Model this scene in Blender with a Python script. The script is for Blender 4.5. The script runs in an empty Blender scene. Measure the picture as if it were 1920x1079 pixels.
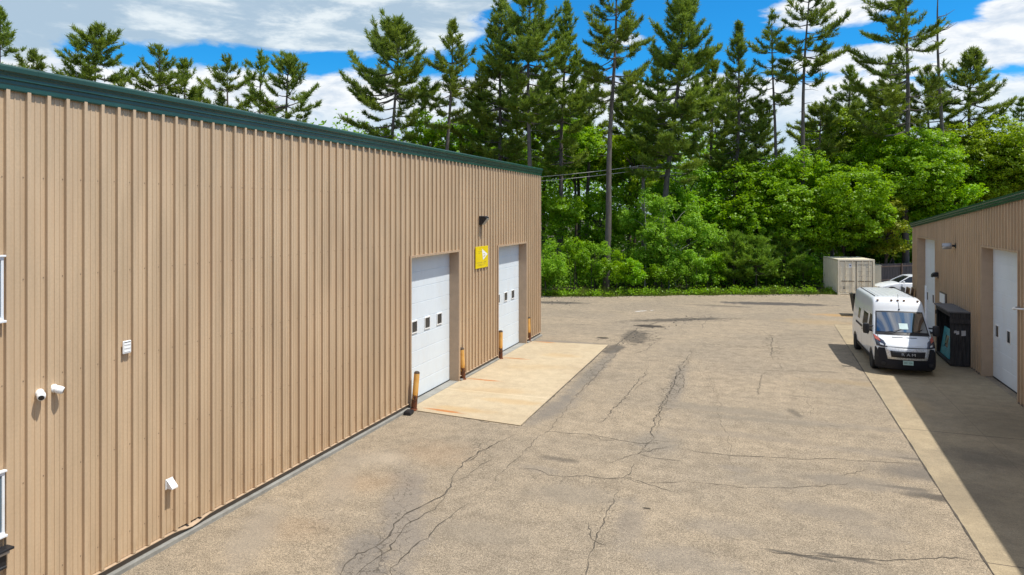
import bpy, math, random
import numpy as np
from mathutils import Vector, Matrix
R = math.radians
scn = bpy.context.scene
COL = scn.collection
rng = np.random.default_rng(7)
random.seed(7)

# ------------------------------------------------------------------ camera
F, TH, CH, HY = 1300.0, R(19.8), 6.1, 397.0
CT, ST = math.cos(TH), math.sin(TH)
def at(px, d):                       # a spot on the ground d metres ahead, seen in the photograph's column px
    l = (px - 960) / F * d
    return l * CT - d * ST, l * ST + d * CT
def gp(px, py):                      # a spot on the ground
    return at(px, CH * F / (py - HY))
cam = bpy.data.cameras.new('camera')
cam.sensor_width = 36.0
cam.lens = F / 1920 * 36.0
cam.shift_y = -(539.5 - HY) / 1920
cam.clip_end = 2000
cam.clip_start = 0.1
co = bpy.data.objects.new('camera', cam); COL.objects.link(co)
co.location = (0, 0, CH); co.rotation_euler = (R(90), 0, TH)
scn.camera = co

# ------------------------------------------------------------------ node helpers
class NT:
    def __init__(s, tree):
        s.t = tree; s.n = tree.nodes; s.l = tree.links
    def add(s, typ, **kw):
        n = s.n.new(typ)
        for k, v in kw.items(): setattr(n, k, v)
        return n
    def put(s, sock, v):
        if isinstance(v, bpy.types.NodeSocket): s.l.new(v, sock)
        elif v is not None:
            if isinstance(v, (tuple, list)) and len(v) == 3 and sock.type == 'RGBA': v = (*v, 1)
            sock.default_value = v
    def math(s, op, a, b=None, c=None, clamp=False):
        n = s.add('ShaderNodeMath', operation=op, use_clamp=clamp)
        s.put(n.inputs[0], a); s.put(n.inputs[1], b)
        if c is not None: s.put(n.inputs[2], c)
        return n.outputs[0]
    def vmath(s, op, a, b=None, out=0):
        n = s.add('ShaderNodeVectorMath', operation=op)
        s.put(n.inputs[0], a); s.put(n.inputs[1], b)
        return n.outputs[out]
    def mix(s, f, a, b, mode='MIX'):
        n = s.add('ShaderNodeMix', data_type='RGBA', blend_type=mode)
        s.put(n.inputs[0], f); s.put(n.inputs[6], a); s.put(n.inputs[7], b)
        return n.outputs[2]
    def noise(s, vec, scale, detail=3, rough=.55, dist=0):
        n = s.add('ShaderNodeTexNoise')
        s.put(n.inputs['Vector'], vec); s.put(n.inputs['Scale'], scale); s.put(n.inputs['Detail'], detail)
        s.put(n.inputs['Roughness'], rough); s.put(n.inputs['Distortion'], dist)
        return n.outputs[0]
    def step(s, x, lo, hi, a=0., b=1.):
        n = s.add('ShaderNodeMapRange', interpolation_type='SMOOTHSTEP')
        s.put(n.inputs[0], x); s.put(n.inputs[1], lo); s.put(n.inputs[2], hi); s.put(n.inputs[3], a); s.put(n.inputs[4], b)
        return n.outputs[0]
    def scaled(s, vec, sc, loc=(0, 0, 0), rot=(0, 0, 0)):
        n = s.add('ShaderNodeMapping')
        s.put(n.inputs[0], vec); n.inputs[1].default_value = loc; n.inputs[2].default_value = rot; n.inputs[3].default_value = sc
        return n.outputs[0]

def new_mat(name):
    m = bpy.data.materials.new(name); m.use_nodes = True
    t = NT(m.node_tree); b = t.n['Principled BSDF']
    return m, t, b
def mat(name, col, rough=.5, metal=0., var=.12, scale=3., spec=.5, dirt=None, bump=0., stretch=(1, 1, 1)):
    m, t, b = new_mat(name)
    g = t.add('ShaderNodeTexCoord').outputs['Object']
    v = t.scaled(g, stretch)
    n1 = t.noise(v, scale, 4); n2 = t.noise(v, scale * 9, 3)
    k = t.math('ADD', t.math('MULTIPLY', n1, .65), t.math('MULTIPLY', n2, .35))
    f = t.step(k, .35, .65, 1 - var, 1 + var)
    c = t.mix(1., (*col,), f, 'MULTIPLY')
    if dirt:
        d = t.step(t.noise(v, scale * 1.7, 5, .65), .5, .72)
        c = t.mix(t.math('MULTIPLY', d, dirt[1]), c, dirt[0])
    t.put(b.inputs['Base Color'], c)
    t.put(b.inputs['Roughness'], t.step(n2, .3, .7, max(0, rough - .06), min(1, rough + .06)))
    b.inputs['Metallic'].default_value = metal
    b.inputs['Specular IOR Level'].default_value = spec
    if bump:
        bn = t.add('ShaderNodeBump'); bn.inputs['Strength'].default_value = bump; bn.inputs['Distance'].default_value = .02
        t.put(bn.inputs['Height'], n2); t.put(b.inputs['Normal'], bn.outputs[0])
    return m

# ------------------------------------------------------------------ mesh helpers
class B:
    """collects faces; build() links them as ONE mesh object"""
    def __init__(s): s.v = []; s.f = []; s.m = []
    def add(s, vs, fs, mi=0):
        o = len(s.v); s.v += [tuple(p) for p in vs]
        for f in fs: s.f.append([i + o for i in f]); s.m.append(mi)
        return s
    def box(s, x0, x1, y0, y1, z0, z1, mi=0):
        vs = [(x, y, z) for x in (x0, x1) for y in (y0, y1) for z in (z0, z1)]
        return s.add(vs, [(0, 1, 3, 2), (4, 6, 7, 5), (0, 4, 5, 1), (2, 3, 7, 6), (0, 2, 6, 4), (1, 5, 7, 3)], mi)
    def cyl(s, p0, p1, r0, r1=None, n=12, mi=0, caps=True):
        p0, p1 = Vector(p0), Vector(p1); r1 = r0 if r1 is None else r1
        d = (p1 - p0).normalized(); a = d.orthogonal().normalized(); b = d.cross(a)
        vs = []
        for p, r in ((p0, r0), (p1, r1)):
            for i in range(n):
                w = 2 * math.pi * i / n; vs.append(p + (a * math.cos(w) + b * math.sin(w)) * r)
        fs = [(i, (i + 1) % n, n + (i + 1) % n, n + i) for i in range(n)]
        if caps: fs += [tuple(range(n - 1, -1, -1)), tuple(range(n, 2 * n))]
        return s.add(vs, fs, mi)
    def tube(s, pts, rad, n=8, mi=0):
        pts = [Vector(p) for p in pts]; rs = rad if isinstance(rad, (list, tuple)) else [rad] * len(pts)
        vs = []; a = None
        for i, p in enumerate(pts):
            d = (pts[min(i + 1, len(pts) - 1)] - pts[max(i - 1, 0)]).normalized()
            a = d.orthogonal().normalized() if a is None else (a - d * a.dot(d)).normalized()
            b = d.cross(a)
            for k in range(n):
                w = 2 * math.pi * k / n; vs.append(p + (a * math.cos(w) + b * math.sin(w)) * rs[i])
        fs = [(i * n + k, i * n + (k + 1) % n, (i + 1) * n + (k + 1) % n, (i + 1) * n + k) for i in range(len(pts) - 1) for k in range(n)]
        fs += [tuple(range(n - 1, -1, -1)), tuple(range((len(pts) - 1) * n, len(pts) * n))]
        return s.add(vs, fs, mi)
    def extrude(s, prof, mp, a0, a1, mi=0, close=True, caps=True):
        """profile points (u,w), mp(u,w,a) -> xyz, swept from a0 to a1"""
        n = len(prof); vs = [mp(u, w, a) for a in (a0, a1) for u, w in prof]
        k = n if close else n - 1
        fs = [(i, (i + 1) % n, n + (i + 1) % n, n + i) for i in range(k)]
        if caps and close: fs += [tuple(range(n - 1, -1, -1)), tuple(range(n, 2 * n))]
        return s.add(vs, fs, mi)
    def grid(s, rows, mi=0):
        n = len(rows[0]); vs = [p for r in rows for p in r]
        fs = [(i * n + j, i * n + j + 1, (i + 1) * n + j + 1, (i + 1) * n + j) for i in range(len(rows) - 1) for j in range(n - 1)]
        return s.add(vs, fs, mi)
    def lathe(s, prof, p, axis, n=16, mi=0):
        p = Vector(p); d = Vector(axis).normalized(); a = d.orthogonal().normalized(); b = d.cross(a)
        vs = []
        for r, h in prof:
            for i in range(n):
                w = 2 * math.pi * i / n; vs.append(p + d * h + (a * math.cos(w) + b * math.sin(w)) * max(r, 1e-4))
        m = len(prof)
        fs = [(j * n + i, j * n + (i + 1) % n, (j + 1) * n + (i + 1) % n, (j + 1) * n + i) for j in range(m - 1) for i in range(n)]
        fs += [tuple(range(n - 1, -1, -1)), tuple(range((m - 1) * n, m * n))]
        return s.add(vs, fs, mi)
    def warp(s, fn): s.v = [tuple(fn(*p)) for p in s.v]; return s
    def build(s, name, mats, parent=None, smooth=0, bev=0, off=True, fix=True):
        me = bpy.data.meshes.new(name)
        vs = s.v
        if parent is not None and off:
            q = parent.location; vs = [(x - q.x, y - q.y, z - q.z) for x, y, z in vs]
        me.from_pydata(vs, [], s.f); me.update()
        if fix:
            import bmesh
            bm = bmesh.new(); bm.from_mesh(me); bmesh.ops.recalc_face_normals(bm, faces=bm.faces); bm.to_mesh(me); bm.free()
        for m in (mats if isinstance(mats, (list, tuple)) else [mats]): me.materials.append(m)
        if any(s.m): me.polygons.foreach_set('material_index', s.m)
        if smooth:
            me.polygons.foreach_set('use_smooth', [True] * len(me.polygons)); me.set_sharp_from_angle(angle=R(smooth))
        o = bpy.data.objects.new(name, me); COL.objects.link(o)
        if parent is not None: o.parent = parent
        if bev:
            bm_ = o.modifiers.new('bevel', 'BEVEL'); bm_.width = bev; bm_.segments = 2; bm_.limit_method = 'ANGLE'; bm_.angle_limit = R(40)
        return o

def thing(name, label, cat, loc=(0, 0, 0), rotz=0., group=None):
    o = bpy.data.objects.new(name, None); COL.objects.link(o)
    o.location = loc; o.rotation_euler = (0, 0, rotz); o.empty_display_size = .2
    o['label'] = label; o['category'] = cat
    if group: o['group'] = group
    return o
def tag(o, label, cat, group=None):
    o['label'] = label; o['category'] = cat
    if group: o['group'] = group
    return o
def struct(o, kind='structure'): o['kind'] = kind; return o
def copy_tree(o, parent=None):
    c = o.copy(); COL.objects.link(c)
    if parent is not None: c.parent = parent
    for ch in o.children: copy_tree(ch, c)
    return c
def text(body, size, name, m, parent, loc, rot, depth=.002, spacing=1.0, sx=1.0):
    cu = bpy.data.curves.new(name, 'FONT'); cu.body = body; cu.size = size; cu.extrude = depth; cu.align_x = 'CENTER'; cu.align_y = 'CENTER'
    cu.space_character = spacing
    t = bpy.data.objects.new(name, cu); COL.objects.link(t)
    dg = bpy.context.evaluated_depsgraph_get()
    me = bpy.data.meshes.new_from_object(t.evaluated_get(dg)); me.materials.clear(); me.materials.append(m)
    bpy.data.objects.remove(t); o = bpy.data.objects.new(name, me); COL.objects.link(o)
    o.parent = parent; o.location = loc; o.rotation_euler = rot; o.scale = (sx, 1, 1)
    return o

# ------------------------------------------------------------------ sky, sun
SUN = Vector((1.0, 0.04, 2.19)).normalized()
SUN_EL = math.asin(SUN.z); SUN_AZ = math.atan2(SUN.x, SUN.y)
sl = bpy.data.lights.new('sun', 'SUN'); sl.energy = SUN_E = 4.8; sl.angle = R(.53); sl.color = (1, .955, .88)
so = bpy.data.objects.new('sun', sl); COL.objects.link(so)
so.rotation_euler = SUN.to_track_quat('Z', 'Y').to_euler(); so.location = (30, 0, 60)

w = bpy.data.worlds.new('World'); scn.world = w; w.use_nodes = True
t = NT(w.node_tree); bg = t.n['Background']; bg.inputs['Strength'].default_value = .15
sky = t.add('ShaderNodeTexSky'); sky.sky_type = 'NISHITA'; sky.sun_disc = False
sky.sun_elevation = SUN_EL; sky.sun_rotation = SUN_AZ; sky.altitude = 100; sky.air_density = 1.0; sky.dust_density = .3; sky.ozone_density = 2.5
d = t.add('ShaderNodeTexCoord').outputs['Generated']
sx = t.add('ShaderNodeSeparateXYZ'); t.put(sx.inputs[0], d)
X, Y, Z = sx.outputs
az = t.math('ARCTAN2', X, Y)                               # compass bearing, 0 along the yard
hor = t.math('SQRT', t.math('ADD', t.math('MULTIPLY', X, X), t.math('MULTIPLY', Y, Y)))
el = t.math('ARCTAN2', Z, hor)
cb = t.add('ShaderNodeCombineXYZ'); t.put(cb.inputs[0], az); t.put(cb.inputs[1], el); cb.inputs[2].default_value = 0
P = cb.outputs[0]
def sky_at(px, py):                                        # bearing and height of a point of the photographed sky
    k = (px - 960) / F
    return math.atan(k) - TH, math.atan((HY - py) / F / math.sqrt(1 + k * k))
warp = t.noise(t.scaled(P, (5, 9, 1)), 1.0, 6, .6)
fine = t.noise(t.scaled(P, (16, 42, 1), (3, 1, 0)), 1.0, 7, .62, .4)
def blob(px, py, rx, ry, amp):
    a, e = sky_at(px, py); dx = t.math('MULTIPLY', t.math('SUBTRACT', az, a), F / rx); dy = t.math('MULTIPLY', t.math('SUBTRACT', el, e), F / ry)
    r = t.math('SQRT', t.math('ADD', t.math('MULTIPLY', dx, dx), t.math('MULTIPLY', dy, dy)))
    return t.math('MULTIPLY', t.step(r, 1.25, .35), amp)
def total(bs):
    s_ = bs[0]
    for b_ in bs[1:]: s_ = t.math('MAXIMUM', s_, b_)
    return s_
sheet = total([blob(*b_) for b_ in ((150, -8, 420, 80, 1.), (480, 8, 420, 88, 1.), (720, 40, 230, 74, 1.), (860, 0, 130, 30, .8), (0, 50, 110, 60, .9), (560, 66, 300, 34, .9))])
bank = total([blob(*b_) for b_ in ((120, 190, 220, 82, 1.), (420, 206, 330, 86, 1.), (700, 208, 260, 78, 1.), (1000, 200, 330, 75, 1.), (1330, 205, 260, 70, 1.), (1590, 195, 160, 60, 1.), (1840, 205, 190, 60, .85),
        (1600, 112, 150, 30, .8), (1560, 20, 130, 35, .85), (1850, 82, 130, 46, 1.), (1905, 22, 70, 30, .8), (1180, 75, 50, 14, .6), (1720, 120, 120, 30, .7))])
edge = t.math('ADD', t.math('MULTIPLY', t.math('SUBTRACT', fine, .5), 1.25), t.math('MULTIPLY', t.math('SUBTRACT', warp, .5), .6))
a_sheet = t.step(t.math('ADD', sheet, t.math('MULTIPLY', edge, .7)), .34, .68)
a_bank = t.math('MAXIMUM', t.step(t.math('ADD', bank, t.math('MULTIPLY', edge, .85)), .28, .66), t.step(t.math('ADD', el, t.math('MULTIPLY', edge, .05)), R(8.6), R(6.2)))
# broken cloud over the rest of the sky
pl = t.vmath('DIVIDE', d, None); n_ = pl.node
cz = t.add('ShaderNodeCombineXYZ'); zc = t.math('MAXIMUM', Z, .06)
for i in range(3): t.put(cz.inputs[i], zc)
t.put(n_.inputs[1], cz.outputs[0])
high = t.noise(t.scaled(pl, (1.9, 2.3, 0), (2.3, 7.1, 0)), 1.0, 8, .6, .3)
a_high = t.math('MULTIPLY', t.step(high, .38, .60), t.step(el, R(17.5), R(24)))
hz = t.step(el, R(12), R(2))
blue = t.mix(1., sky.outputs[0], (.095, .66, 1.03), 'MULTIPLY')
blue = t.mix(t.math('MULTIPLY', hz, .4), blue, (2.2, 3.7, 5.0))
tex = t.noise(t.scaled(P, (6, 21, 1), (1, 5, 0)), 1.0, 7, .62, .25)
c_sheet = t.mix(t.step(tex, .43, .60), (2.9, 3.7, 4.4), (5.5, 5.9, 6.0))
tex2 = t.noise(t.scaled(P, (18, 46, 1), (4, 2, 0)), 1.0, 6, .6, .4)
c_bank = t.mix(t.step(tex2, .32, .6), (4.3, 4.8, 5.4), (6.6, 6.6, 6.5))
low = t.step(el, R(9.2), R(6.0))
c_bank = t.mix(t.math('MULTIPLY', low, .75), c_bank, (3.4, 4.4, 5.3))
c_high = t.mix(t.step(t.noise(t.scaled(pl, (4, 4, 0)), 1., 6), .38, .62), (4.8, 4.9, 5.0), (8.0, 7.8, 7.5))
col = t.mix(a_high, blue, c_high)
col = t.mix(t.math('MULTIPLY', a_bank, .93), col, c_bank)
col = t.mix(t.math('MULTIPLY', a_sheet, .93), col, c_sheet)
t.put(bg.inputs['Color'], col)

vs = scn.view_settings
scn.display_settings.display_device = 'sRGB'
vs.view_transform = 'Standard'; vs.look = 'None'; vs.gamma = 1; vs.use_curve_mapping = False; vs.exposure = 0.1
cy = scn.cycles
cy.use_denoising = True
try: cy.denoiser = 'OPENIMAGEDENOISE'
except Exception: pass
cy.max_bounces = 8; cy.diffuse_bounces = 5; cy.glossy_bounces = 3; cy.transmission_bounces = 4; cy.transparent_max_bounces = 6
cy.sample_clamp_indirect = 6; cy.caustics_reflective = False; cy.caustics_refractive = False
cy.use_adaptive_sampling = False
scn.render.film_transparent = False
# ------------------------------------------------------------------ materials
WHITE = mat('white_paint', (.78, .80, .82), .35, var=.04, dirt=((.55, .52, .45), .25))
DOORW = mat('door_white', (.69, .75, .79), .45, var=.03, scale=1.2, dirt=((.62, .60, .56), .25), stretch=(1, 1, .4))
PLAST = mat('white_plastic', (.82, .82, .80), .35, var=.03)
BLACK = mat('black_plastic', (.012, .013, .016), .5, var=.2)
DARKGLASS = mat('dark_glass', (.012, .014, .018), .08, var=.1, spec=.6)
PANE = mat('door_window_pane', (.035, .036, .036), .18, var=.2, spec=.5)
SKYPANE = mat('window_pane', (.10, .16, .19), .06, var=.1, spec=.8)
GREEN = mat('green_metal', (.010, .056, .039), .32, var=.14, spec=.7, dirt=((.05, .12, .10), .25), stretch=(1, .3, 1))
TANTRIM = mat('tan_trim', (.44, .31, .205), .5, var=.06)
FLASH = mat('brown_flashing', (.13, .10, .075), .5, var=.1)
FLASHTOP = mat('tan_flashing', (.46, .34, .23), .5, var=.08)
CONC = mat('concrete', (.27, .265, .24), .85, var=.16, scale=2, bump=.2, dirt=((.20, .18, .15), .5))
SCREW = mat('screw_head', (.26, .19, .13), .5)
STEEL = mat('grey_steel', (.38, .37, .36), .4, metal=.6, var=.1)
RUST = mat('rust', (.13, .035, .010), .9, var=.4, scale=14, dirt=((.03, .012, .006), .8))
REAR = mat('plain_tan_wall', (.58, .42, .28), .55, var=.05)
ROOFM = mat('roof_metal', (.35, .38, .38), .45, var=.08)

def siding_mat():
    m, t, b = new_mat('tan_ribbed_siding')
    P = t.add('ShaderNodeNewGeometry').outputs['Position']
    s = t.add('ShaderNodeSeparateXYZ'); t.put(s.inputs[0], P)
    pan = t.add('ShaderNodeTexWhiteNoise', noise_dimensions='1D')
    t.put(pan.inputs['W'], t.math('FLOOR', t.math('DIVIDE', t.math('ADD', s.outputs[1], .1), .9144)))
    k = t.math('ADD', .965, t.math('MULTIPLY', pan.outputs[0], .08))
    st = t.step(t.noise(t.scaled(P, (1, 2.2, .35)), 1.2, 5), .3, .7,   .90, 1.06)
    gr = t.step(t.noise(P, 26, 2), .3, .7, .965, 1.035)
    f = t.math('MULTIPLY', t.math('MULTIPLY', k, st), gr)
    c = t.mix(1., (.545, .405, .262), f, 'MULTIPLY')
    warm = t.step(t.noise(t.scaled(P, (1, .6, .5)), .9, 4), .42, .66)
    strk = t.step(t.noise(t.scaled(P, (1, 9, .22)), 2.0, 4, .6), .55, .75)
    c = t.mix(t.math('MULTIPLY', strk, .22), c, (.36, .25, .155))
    c = t.mix(t.math('MULTIPLY', warm, .35), c, (.53, .375, .235))
    # splashed dirt just over the ground
    low = t.step(s.outputs[2], 1.1, .15)
    dn = t.step(t.noise(t.scaled(P, (3, 3, 1.2)), 2.2, 5, .65), .42, .68)
    c = t.mix(t.math('MULTIPLY', t.math('MULTIPLY', low, dn), .45), c, (.40, .27, .15))
    t.put(b.inputs['Base Color'], c)
    b.inputs['Roughness'].default_value = .42; b.inputs['Specular IOR Level'].default_value = .35
    return m
SIDING = siding_mat()

# ------------------------------------------------------------------ ground
def ground_mat(name, base, alt, stains, grain=1., cloudy=1., seams=None, ally=None):
    m, t, b = new_mat(name)
    P = t.add('ShaderNodeNewGeometry').outputs['Position']
    big = t.noise(P, .22, 5, .6); mid = t.noise(t.scaled(P, (.5, 1.5, 1)), .8, 5, .6)
    c = t.mix(t.step(big, .36, .64), base, alt)
    c = t.mix(t.math('MULTIPLY', t.step(mid, .45, .75), .35 * cloudy), c, tuple(x * .72 for x in alt))
    blotch = t.noise(P, 2.6, 5, .62)
    c = t.mix(1., c, t.step(blotch, .3, .7, 1 - .13 * cloudy, 1 + .13 * cloudy), 'MULTIPLY')
    g1 = t.noise(P, 55, 3, .7); g2 = t.noise(P, 19, 3, .65)
    c = t.mix(1., c, t.step(g1, .3, .7, 1 - .60 * grain, 1 + .60 * grain), 'MULTIPLY')
    c = t.mix(1., c, t.step(g2, .3, .7, 1 - .19 * grain, 1 + .19 * grain), 'MULTIPLY')
    vo = t.add('ShaderNodeTexVoronoi'); t.put(vo.inputs['Vector'], P); vo.inputs['Scale'].default_value = 9
    rnd = t.add('ShaderNodeSeparateColor'); t.put(rnd.inputs[0], vo.outputs['Color'])
    chip = t.math('MULTIPLY', t.step(vo.outputs['Distance'], .16, .08), t.math('GREATER_THAN', rnd.outputs[0], .90))
    c = t.mix(t.math('MULTIPLY', chip, .75 * grain), c, (.40, .37, .32))
    chip2 = t.math('MULTIPLY', t.step(vo.outputs['Distance'], .2, .1), t.math('LESS_THAN', rnd.outputs[0], .07))
    c = t.mix(t.math('MULTIPLY', chip2, .7 * grain), c, (.06, .055, .05))
    vp = t.add('ShaderNodeTexVoronoi'); t.put(vp.inputs['Vector'], t.scaled(P, (1, 1.6, 1))); vp.inputs['Scale'].default_value = 3.1
    rp = t.add('ShaderNodeSeparateColor'); t.put(rp.inputs[0], vp.outputs['Color'])
    pit = t.math('MULTIPLY', t.step(t.math('ADD', vp.outputs['Distance'], t.math('MULTIPLY', g2, .16)), .20, .12), t.math('MULTIPLY', t.math('LESS_THAN', rp.outputs[1], .22), t.step(big, .42, .6)))
    c = t.mix(t.math('MULTIPLY', pit, .6 * grain), c, (.085, .072, .058))
    s = t.add('ShaderNodeSeparateXYZ'); t.put(s.inputs[0], P)
    ragged = t.math('MULTIPLY', t.math('SUBTRACT', t.noise(t.scaled(P, (1, 1, 1)), 1.6, 6, .68), .5), 1.5)
    for (x, y, rx, ry, rot, colr, amt, hard) in stains:
        q = t.scaled(P, (1 / rx, 1 / ry, 0), (0, 0, 0)); n = q.node
        n.vector_type = 'TEXTURE'; n.inputs[1].default_value = (x, y, 0); n.inputs[2].default_value = (0, 0, R(rot)); n.inputs[3].default_value = (rx, ry, 1)
        # flatten z
        fl = t.vmath('MULTIPLY', q, (1, 1, 0))
        r = t.vmath('LENGTH', fl, None, 1)
        f = t.step(t.math('ADD', r, ragged), 1.0 + .25 * (1 - hard), .75 - .6 * (1 - hard), 0, amt)
        c = t.mix(f, c, colr)
    if ally:
        dv = t.vmath('ADD', P, t.vmath('SCALE', t.vmath('SUBTRACT', t.n[-1].outputs[0] if 0 else t.add('ShaderNodeTexNoise').outputs[1], (.5, .5, .5)), None))
        nz = [n for n in t.n if n.type == 'TEX_NOISE'][-1]; t.put(nz.inputs['Vector'], P); nz.inputs['Scale'].default_value = 3.2; nz.inputs['Detail'].default_value = 4
        [n for n in t.n if n.type == 'VECT_MATH' and n.operation == 'SCALE'][-1].inputs['Scale'].default_value = .42
        for (x, y, rx, ry, rot, sc, wd, amt) in ally:
            v2 = t.add('ShaderNodeTexVoronoi', feature='DISTANCE_TO_EDGE'); t.put(v2.inputs['Vector'], dv); v2.inputs['Scale'].default_value = sc
            q = t.scaled(P, (rx, ry, 1)); n = q.node; n.vector_type = 'TEXTURE'; n.inputs[1].default_value = (x, y, 0); n.inputs[2].default_value = (0, 0, R(rot))
            r = t.vmath('LENGTH', t.vmath('MULTIPLY', q, (1, 1, 0)), None, 1)
            mk_ = t.math('MULTIPLY', t.step(t.math('ADD', r, ragged), 1.1, .5, 0, amt), t.step(t.noise(P, 2.1, 3), .30, .5))
            ln_ = t.step(v2.outputs['Distance'], wd * 2.0, wd * .6)
            c = t.mix(t.math('MULTIPLY', mk_, ln_), c, (.055, .047, .038))
    if seams:
        for (axis, pos, wd, colr, amt) in seams:
            dd = t.math('ABSOLUTE', t.math('SUBTRACT', s.outputs[axis], pos))
            c = t.mix(t.step(dd, wd, wd * .4, 0, amt), c, colr)
    t.put(b.inputs['Base Color'], c)
    b.inputs['Roughness'].default_value = .9; b.inputs['Specular IOR Level'].default_value = .25
    bn = t.add('ShaderNodeBump'); bn.inputs['Strength'].default_value = .35; bn.inputs['Distance'].default_value = .012
    t.put(bn.inputs['Height'], g1); t.put(b.inputs['Normal'], bn.outputs[0])
    return m

def st(px, py, rx, ry, colr, amt, rot=0, hard=.3):
    x, y = gp(px, py); return (x, y, rx, ry, rot, colr, amt, hard)
DK = (.045, .042, .040); GY = (.20, .175, .145); OR = (.33, .20, .10); TN = (.36, .28, .18)
def al(px, py, rx, ry, rot, sc, wd, amt): x, y = gp(px, py); return (x, y, rx, ry, rot, sc, wd, amt)
asphalt_stains = [
    st(1050, 862, .55, .22, DK, .55), st(1010, 880, .6, .3, GY, .4),
    st(1450, 570, 4.2, .85, (.06, .055, .055), .85, 8, .8), st(1350, 574, 2.2, .5, DK, .45, 0, .6),
    st(1270, 600, 3.6, .55, DK, .7, 30, .6), st(1190, 632, .8, 2.2, DK, .62, 8, .6), st(1150, 655, .5, 1.4, DK, .7, 0, .7), st(1218, 612, .9, .5, (.03, .025, .022), .9, 0, .9),
    st(1040, 568, 2.6, .7, DK, .75, 12, .6), st(1130, 634, .35, .25, (.03, .025, .02), .85, 0, .8), st(1070, 643, 2.2, .45, GY, .7, 0, .5),
    st(1110, 700, .35, 5.5, (.15, .14, .125), .6, 0, .2), st(1040, 765, .55, 2.4, (.14, .13, .12), .55, -8, .2),
    st(760, 960, .55, 3.2, (.19, .17, .15), .6, 27, .3), st(680, 1050, .5, 1.6, (.15, .14, .13), .6, 27, .3),
    st(1270, 720, .35, 4.2, (.17, .155, .135), .5, 2, .3), st(1230, 830, .7, 1.2, (.20, .18, .15), .5, 0, .3),
    st(1740, 890, 1.5, .7, (.12, .108, .095), .75, 0, .2), st(1770, 935, 1.0, .26, DK, .75, 0, .4), st(1690, 915, .8, .12, DK, .6, 0, .4), st(1720, 862, .7, .10, DK, .55, 0, .4), st(1600, 905, 1.6, .5, (.17, .15, .125), .6), st(1440, 905, 1.2, .5, (.19, .17, .14), .35), st(1350, 990, .9, .5, (.19, .17, .145), .35), st(1180, 980, .35, 1.4, (.18, .16, .14), .35, 5), st(1560, 960, 1.5, .5, (.19, .165, .135), .5), st(1080, 930, 1.4, .7, (.20, .175, .14), .45), st(900, 1000, 1.2, .6, (.20, .175, .14), .4), st(1620, 720, 2.4, .5, (.30, .22, .12), .4, 0, .1), st(1650, 850, 2.0, .35, GY, .4, 0, .2), st(1600, 800, 2.8, .3, GY, .35), st(1450, 790, 3.0, .28, (.17, .15, .12), .45), st(1350, 768, 2.6, .5, (.19, .165, .13), .55), st(1400, 818, 2.2, .35, (.2, .17, .135), .45),
    st(1490, 1040, .75, .07, DK, .7, -3, .6), st(1580, 1046, .6, .08, DK, .6, -3, .6), st(1380, 880, .5, .3, GY, .5),
    st(690, 905, 1.0, .7, OR, .20, 20, .1), st(820, 850, 1.2, 1.0, OR, .18, 0, .1), st(560, 990, .9, .6, OR, .16, 0, .1), st(720, 860, .8, .7, (.42, .36, .28), .35, 0, .1), st(480, 1000, .5, 1.8, (.27, .235, .19), .5, 25, .2), st(640, 900, .45, 2.6, (.28, .24, .19), .4, 27, .2),
    st(1575, 592, 1.6, .7, (.42, .25, .09), .6, 0, .2), st(1540, 605, 2.5, 1.2, (.36, .25, .12), .4, 0, .1), st(1640, 1000, .8, .5, GY, .35), st(1510, 745, .6, .14, DK, .25), st(1490, 775, .18, .5, DK, .45, 20, .4),
    st(1213, 954, .10, .05, (.03, .025, .02), .9, 0, .9), st(1280, 1050, 1.2, .6, (.20, .18, .155), .4),
]
g = B().add([(-600, -300, 0), (600, -300, 0), (600, 900, 0), (-600, 900, 0)], [(0, 1, 2, 3)])
SOIL = mat('forest_soil', (.055, .045, .024), .95, var=.4, scale=.6, dirt=((.03, .06, .015), .7))
struct(g.build('ground', SOIL))
EDGE = [(-60, 28), (-30, 42), (-20, 46.2), (-15.1, 47.6), (-12.1, 48.3), (-9, 49.7), (-5.4, 51.6), (-1, 53.5), (2, 54.9), (4.2, 55.7), (5.2, 55.6), (5.6, 58), (8, 64), (40, 66)]
ASPHALT = ground_mat('worn_asphalt', (.288, .234, .166), (.246, .204, .150), asphalt_stains, ally=[al(*q) for q in (
    (745, 965, .40, 3.4, 27, 4.2, .016, .7), (690, 1050, .42, 1.8, 27, 3.4, .016, .65), (905, 850, .4, 1.6, 24, 5, .018, .8), (1262, 720, .38, 5.0, 2, 4.2, .020, .85), (1215, 835, .6, 1.0, 0, 4.5, .018, .8),
    (1165, 765, .3, 3.0, 6, 4.2, .018, .6), (1120, 690, .5, 3.5, 4, 3.2, .022, .7), (1290, 600, 4, .9, 25, 2.4, .035, .8), (1200, 632, 1.2, 2.6, 8, 3.0, .03, .9), (1450, 650, .5, 4.0, 3, 2.6, .025, .6), (1150, 960, .45, 2.2, 5, 4.4, .018, .5), (1160, 640, 1.5, .6, 0, 2.6, .03, .7), (1060, 900, 1.6, .5, 0, 3.4, .016, .45), (1380, 650, 2.5, .5, 0, 2.2, .022, .5), (1330, 1000, .8, 1.8, 0, 3.0, .014, .3), (600, 1000, .5, 2.5, 27, 3.6, .016, .4))])
edge = []
for a, b_ in zip(EDGE[:-1], EDGE[1:]):
    n = max(1, int(math.dist(a, b_) / .35))
    for i in range(n):
        k = i / n; edge.append((a[0] + (b_[0] - a[0]) * k + random.uniform(-.1, .1), a[1] + (b_[1] - a[1]) * k + random.uniform(-.16, .16)))
edge.append(EDGE[-1])
low = [(40, -12), (-60, -12)]
g = B().add([(x, y, .004) for x, y in edge + low], [tuple(range(len(edge) + 2))])
struct(g.build('asphalt_yard', ASPHALT))

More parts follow.
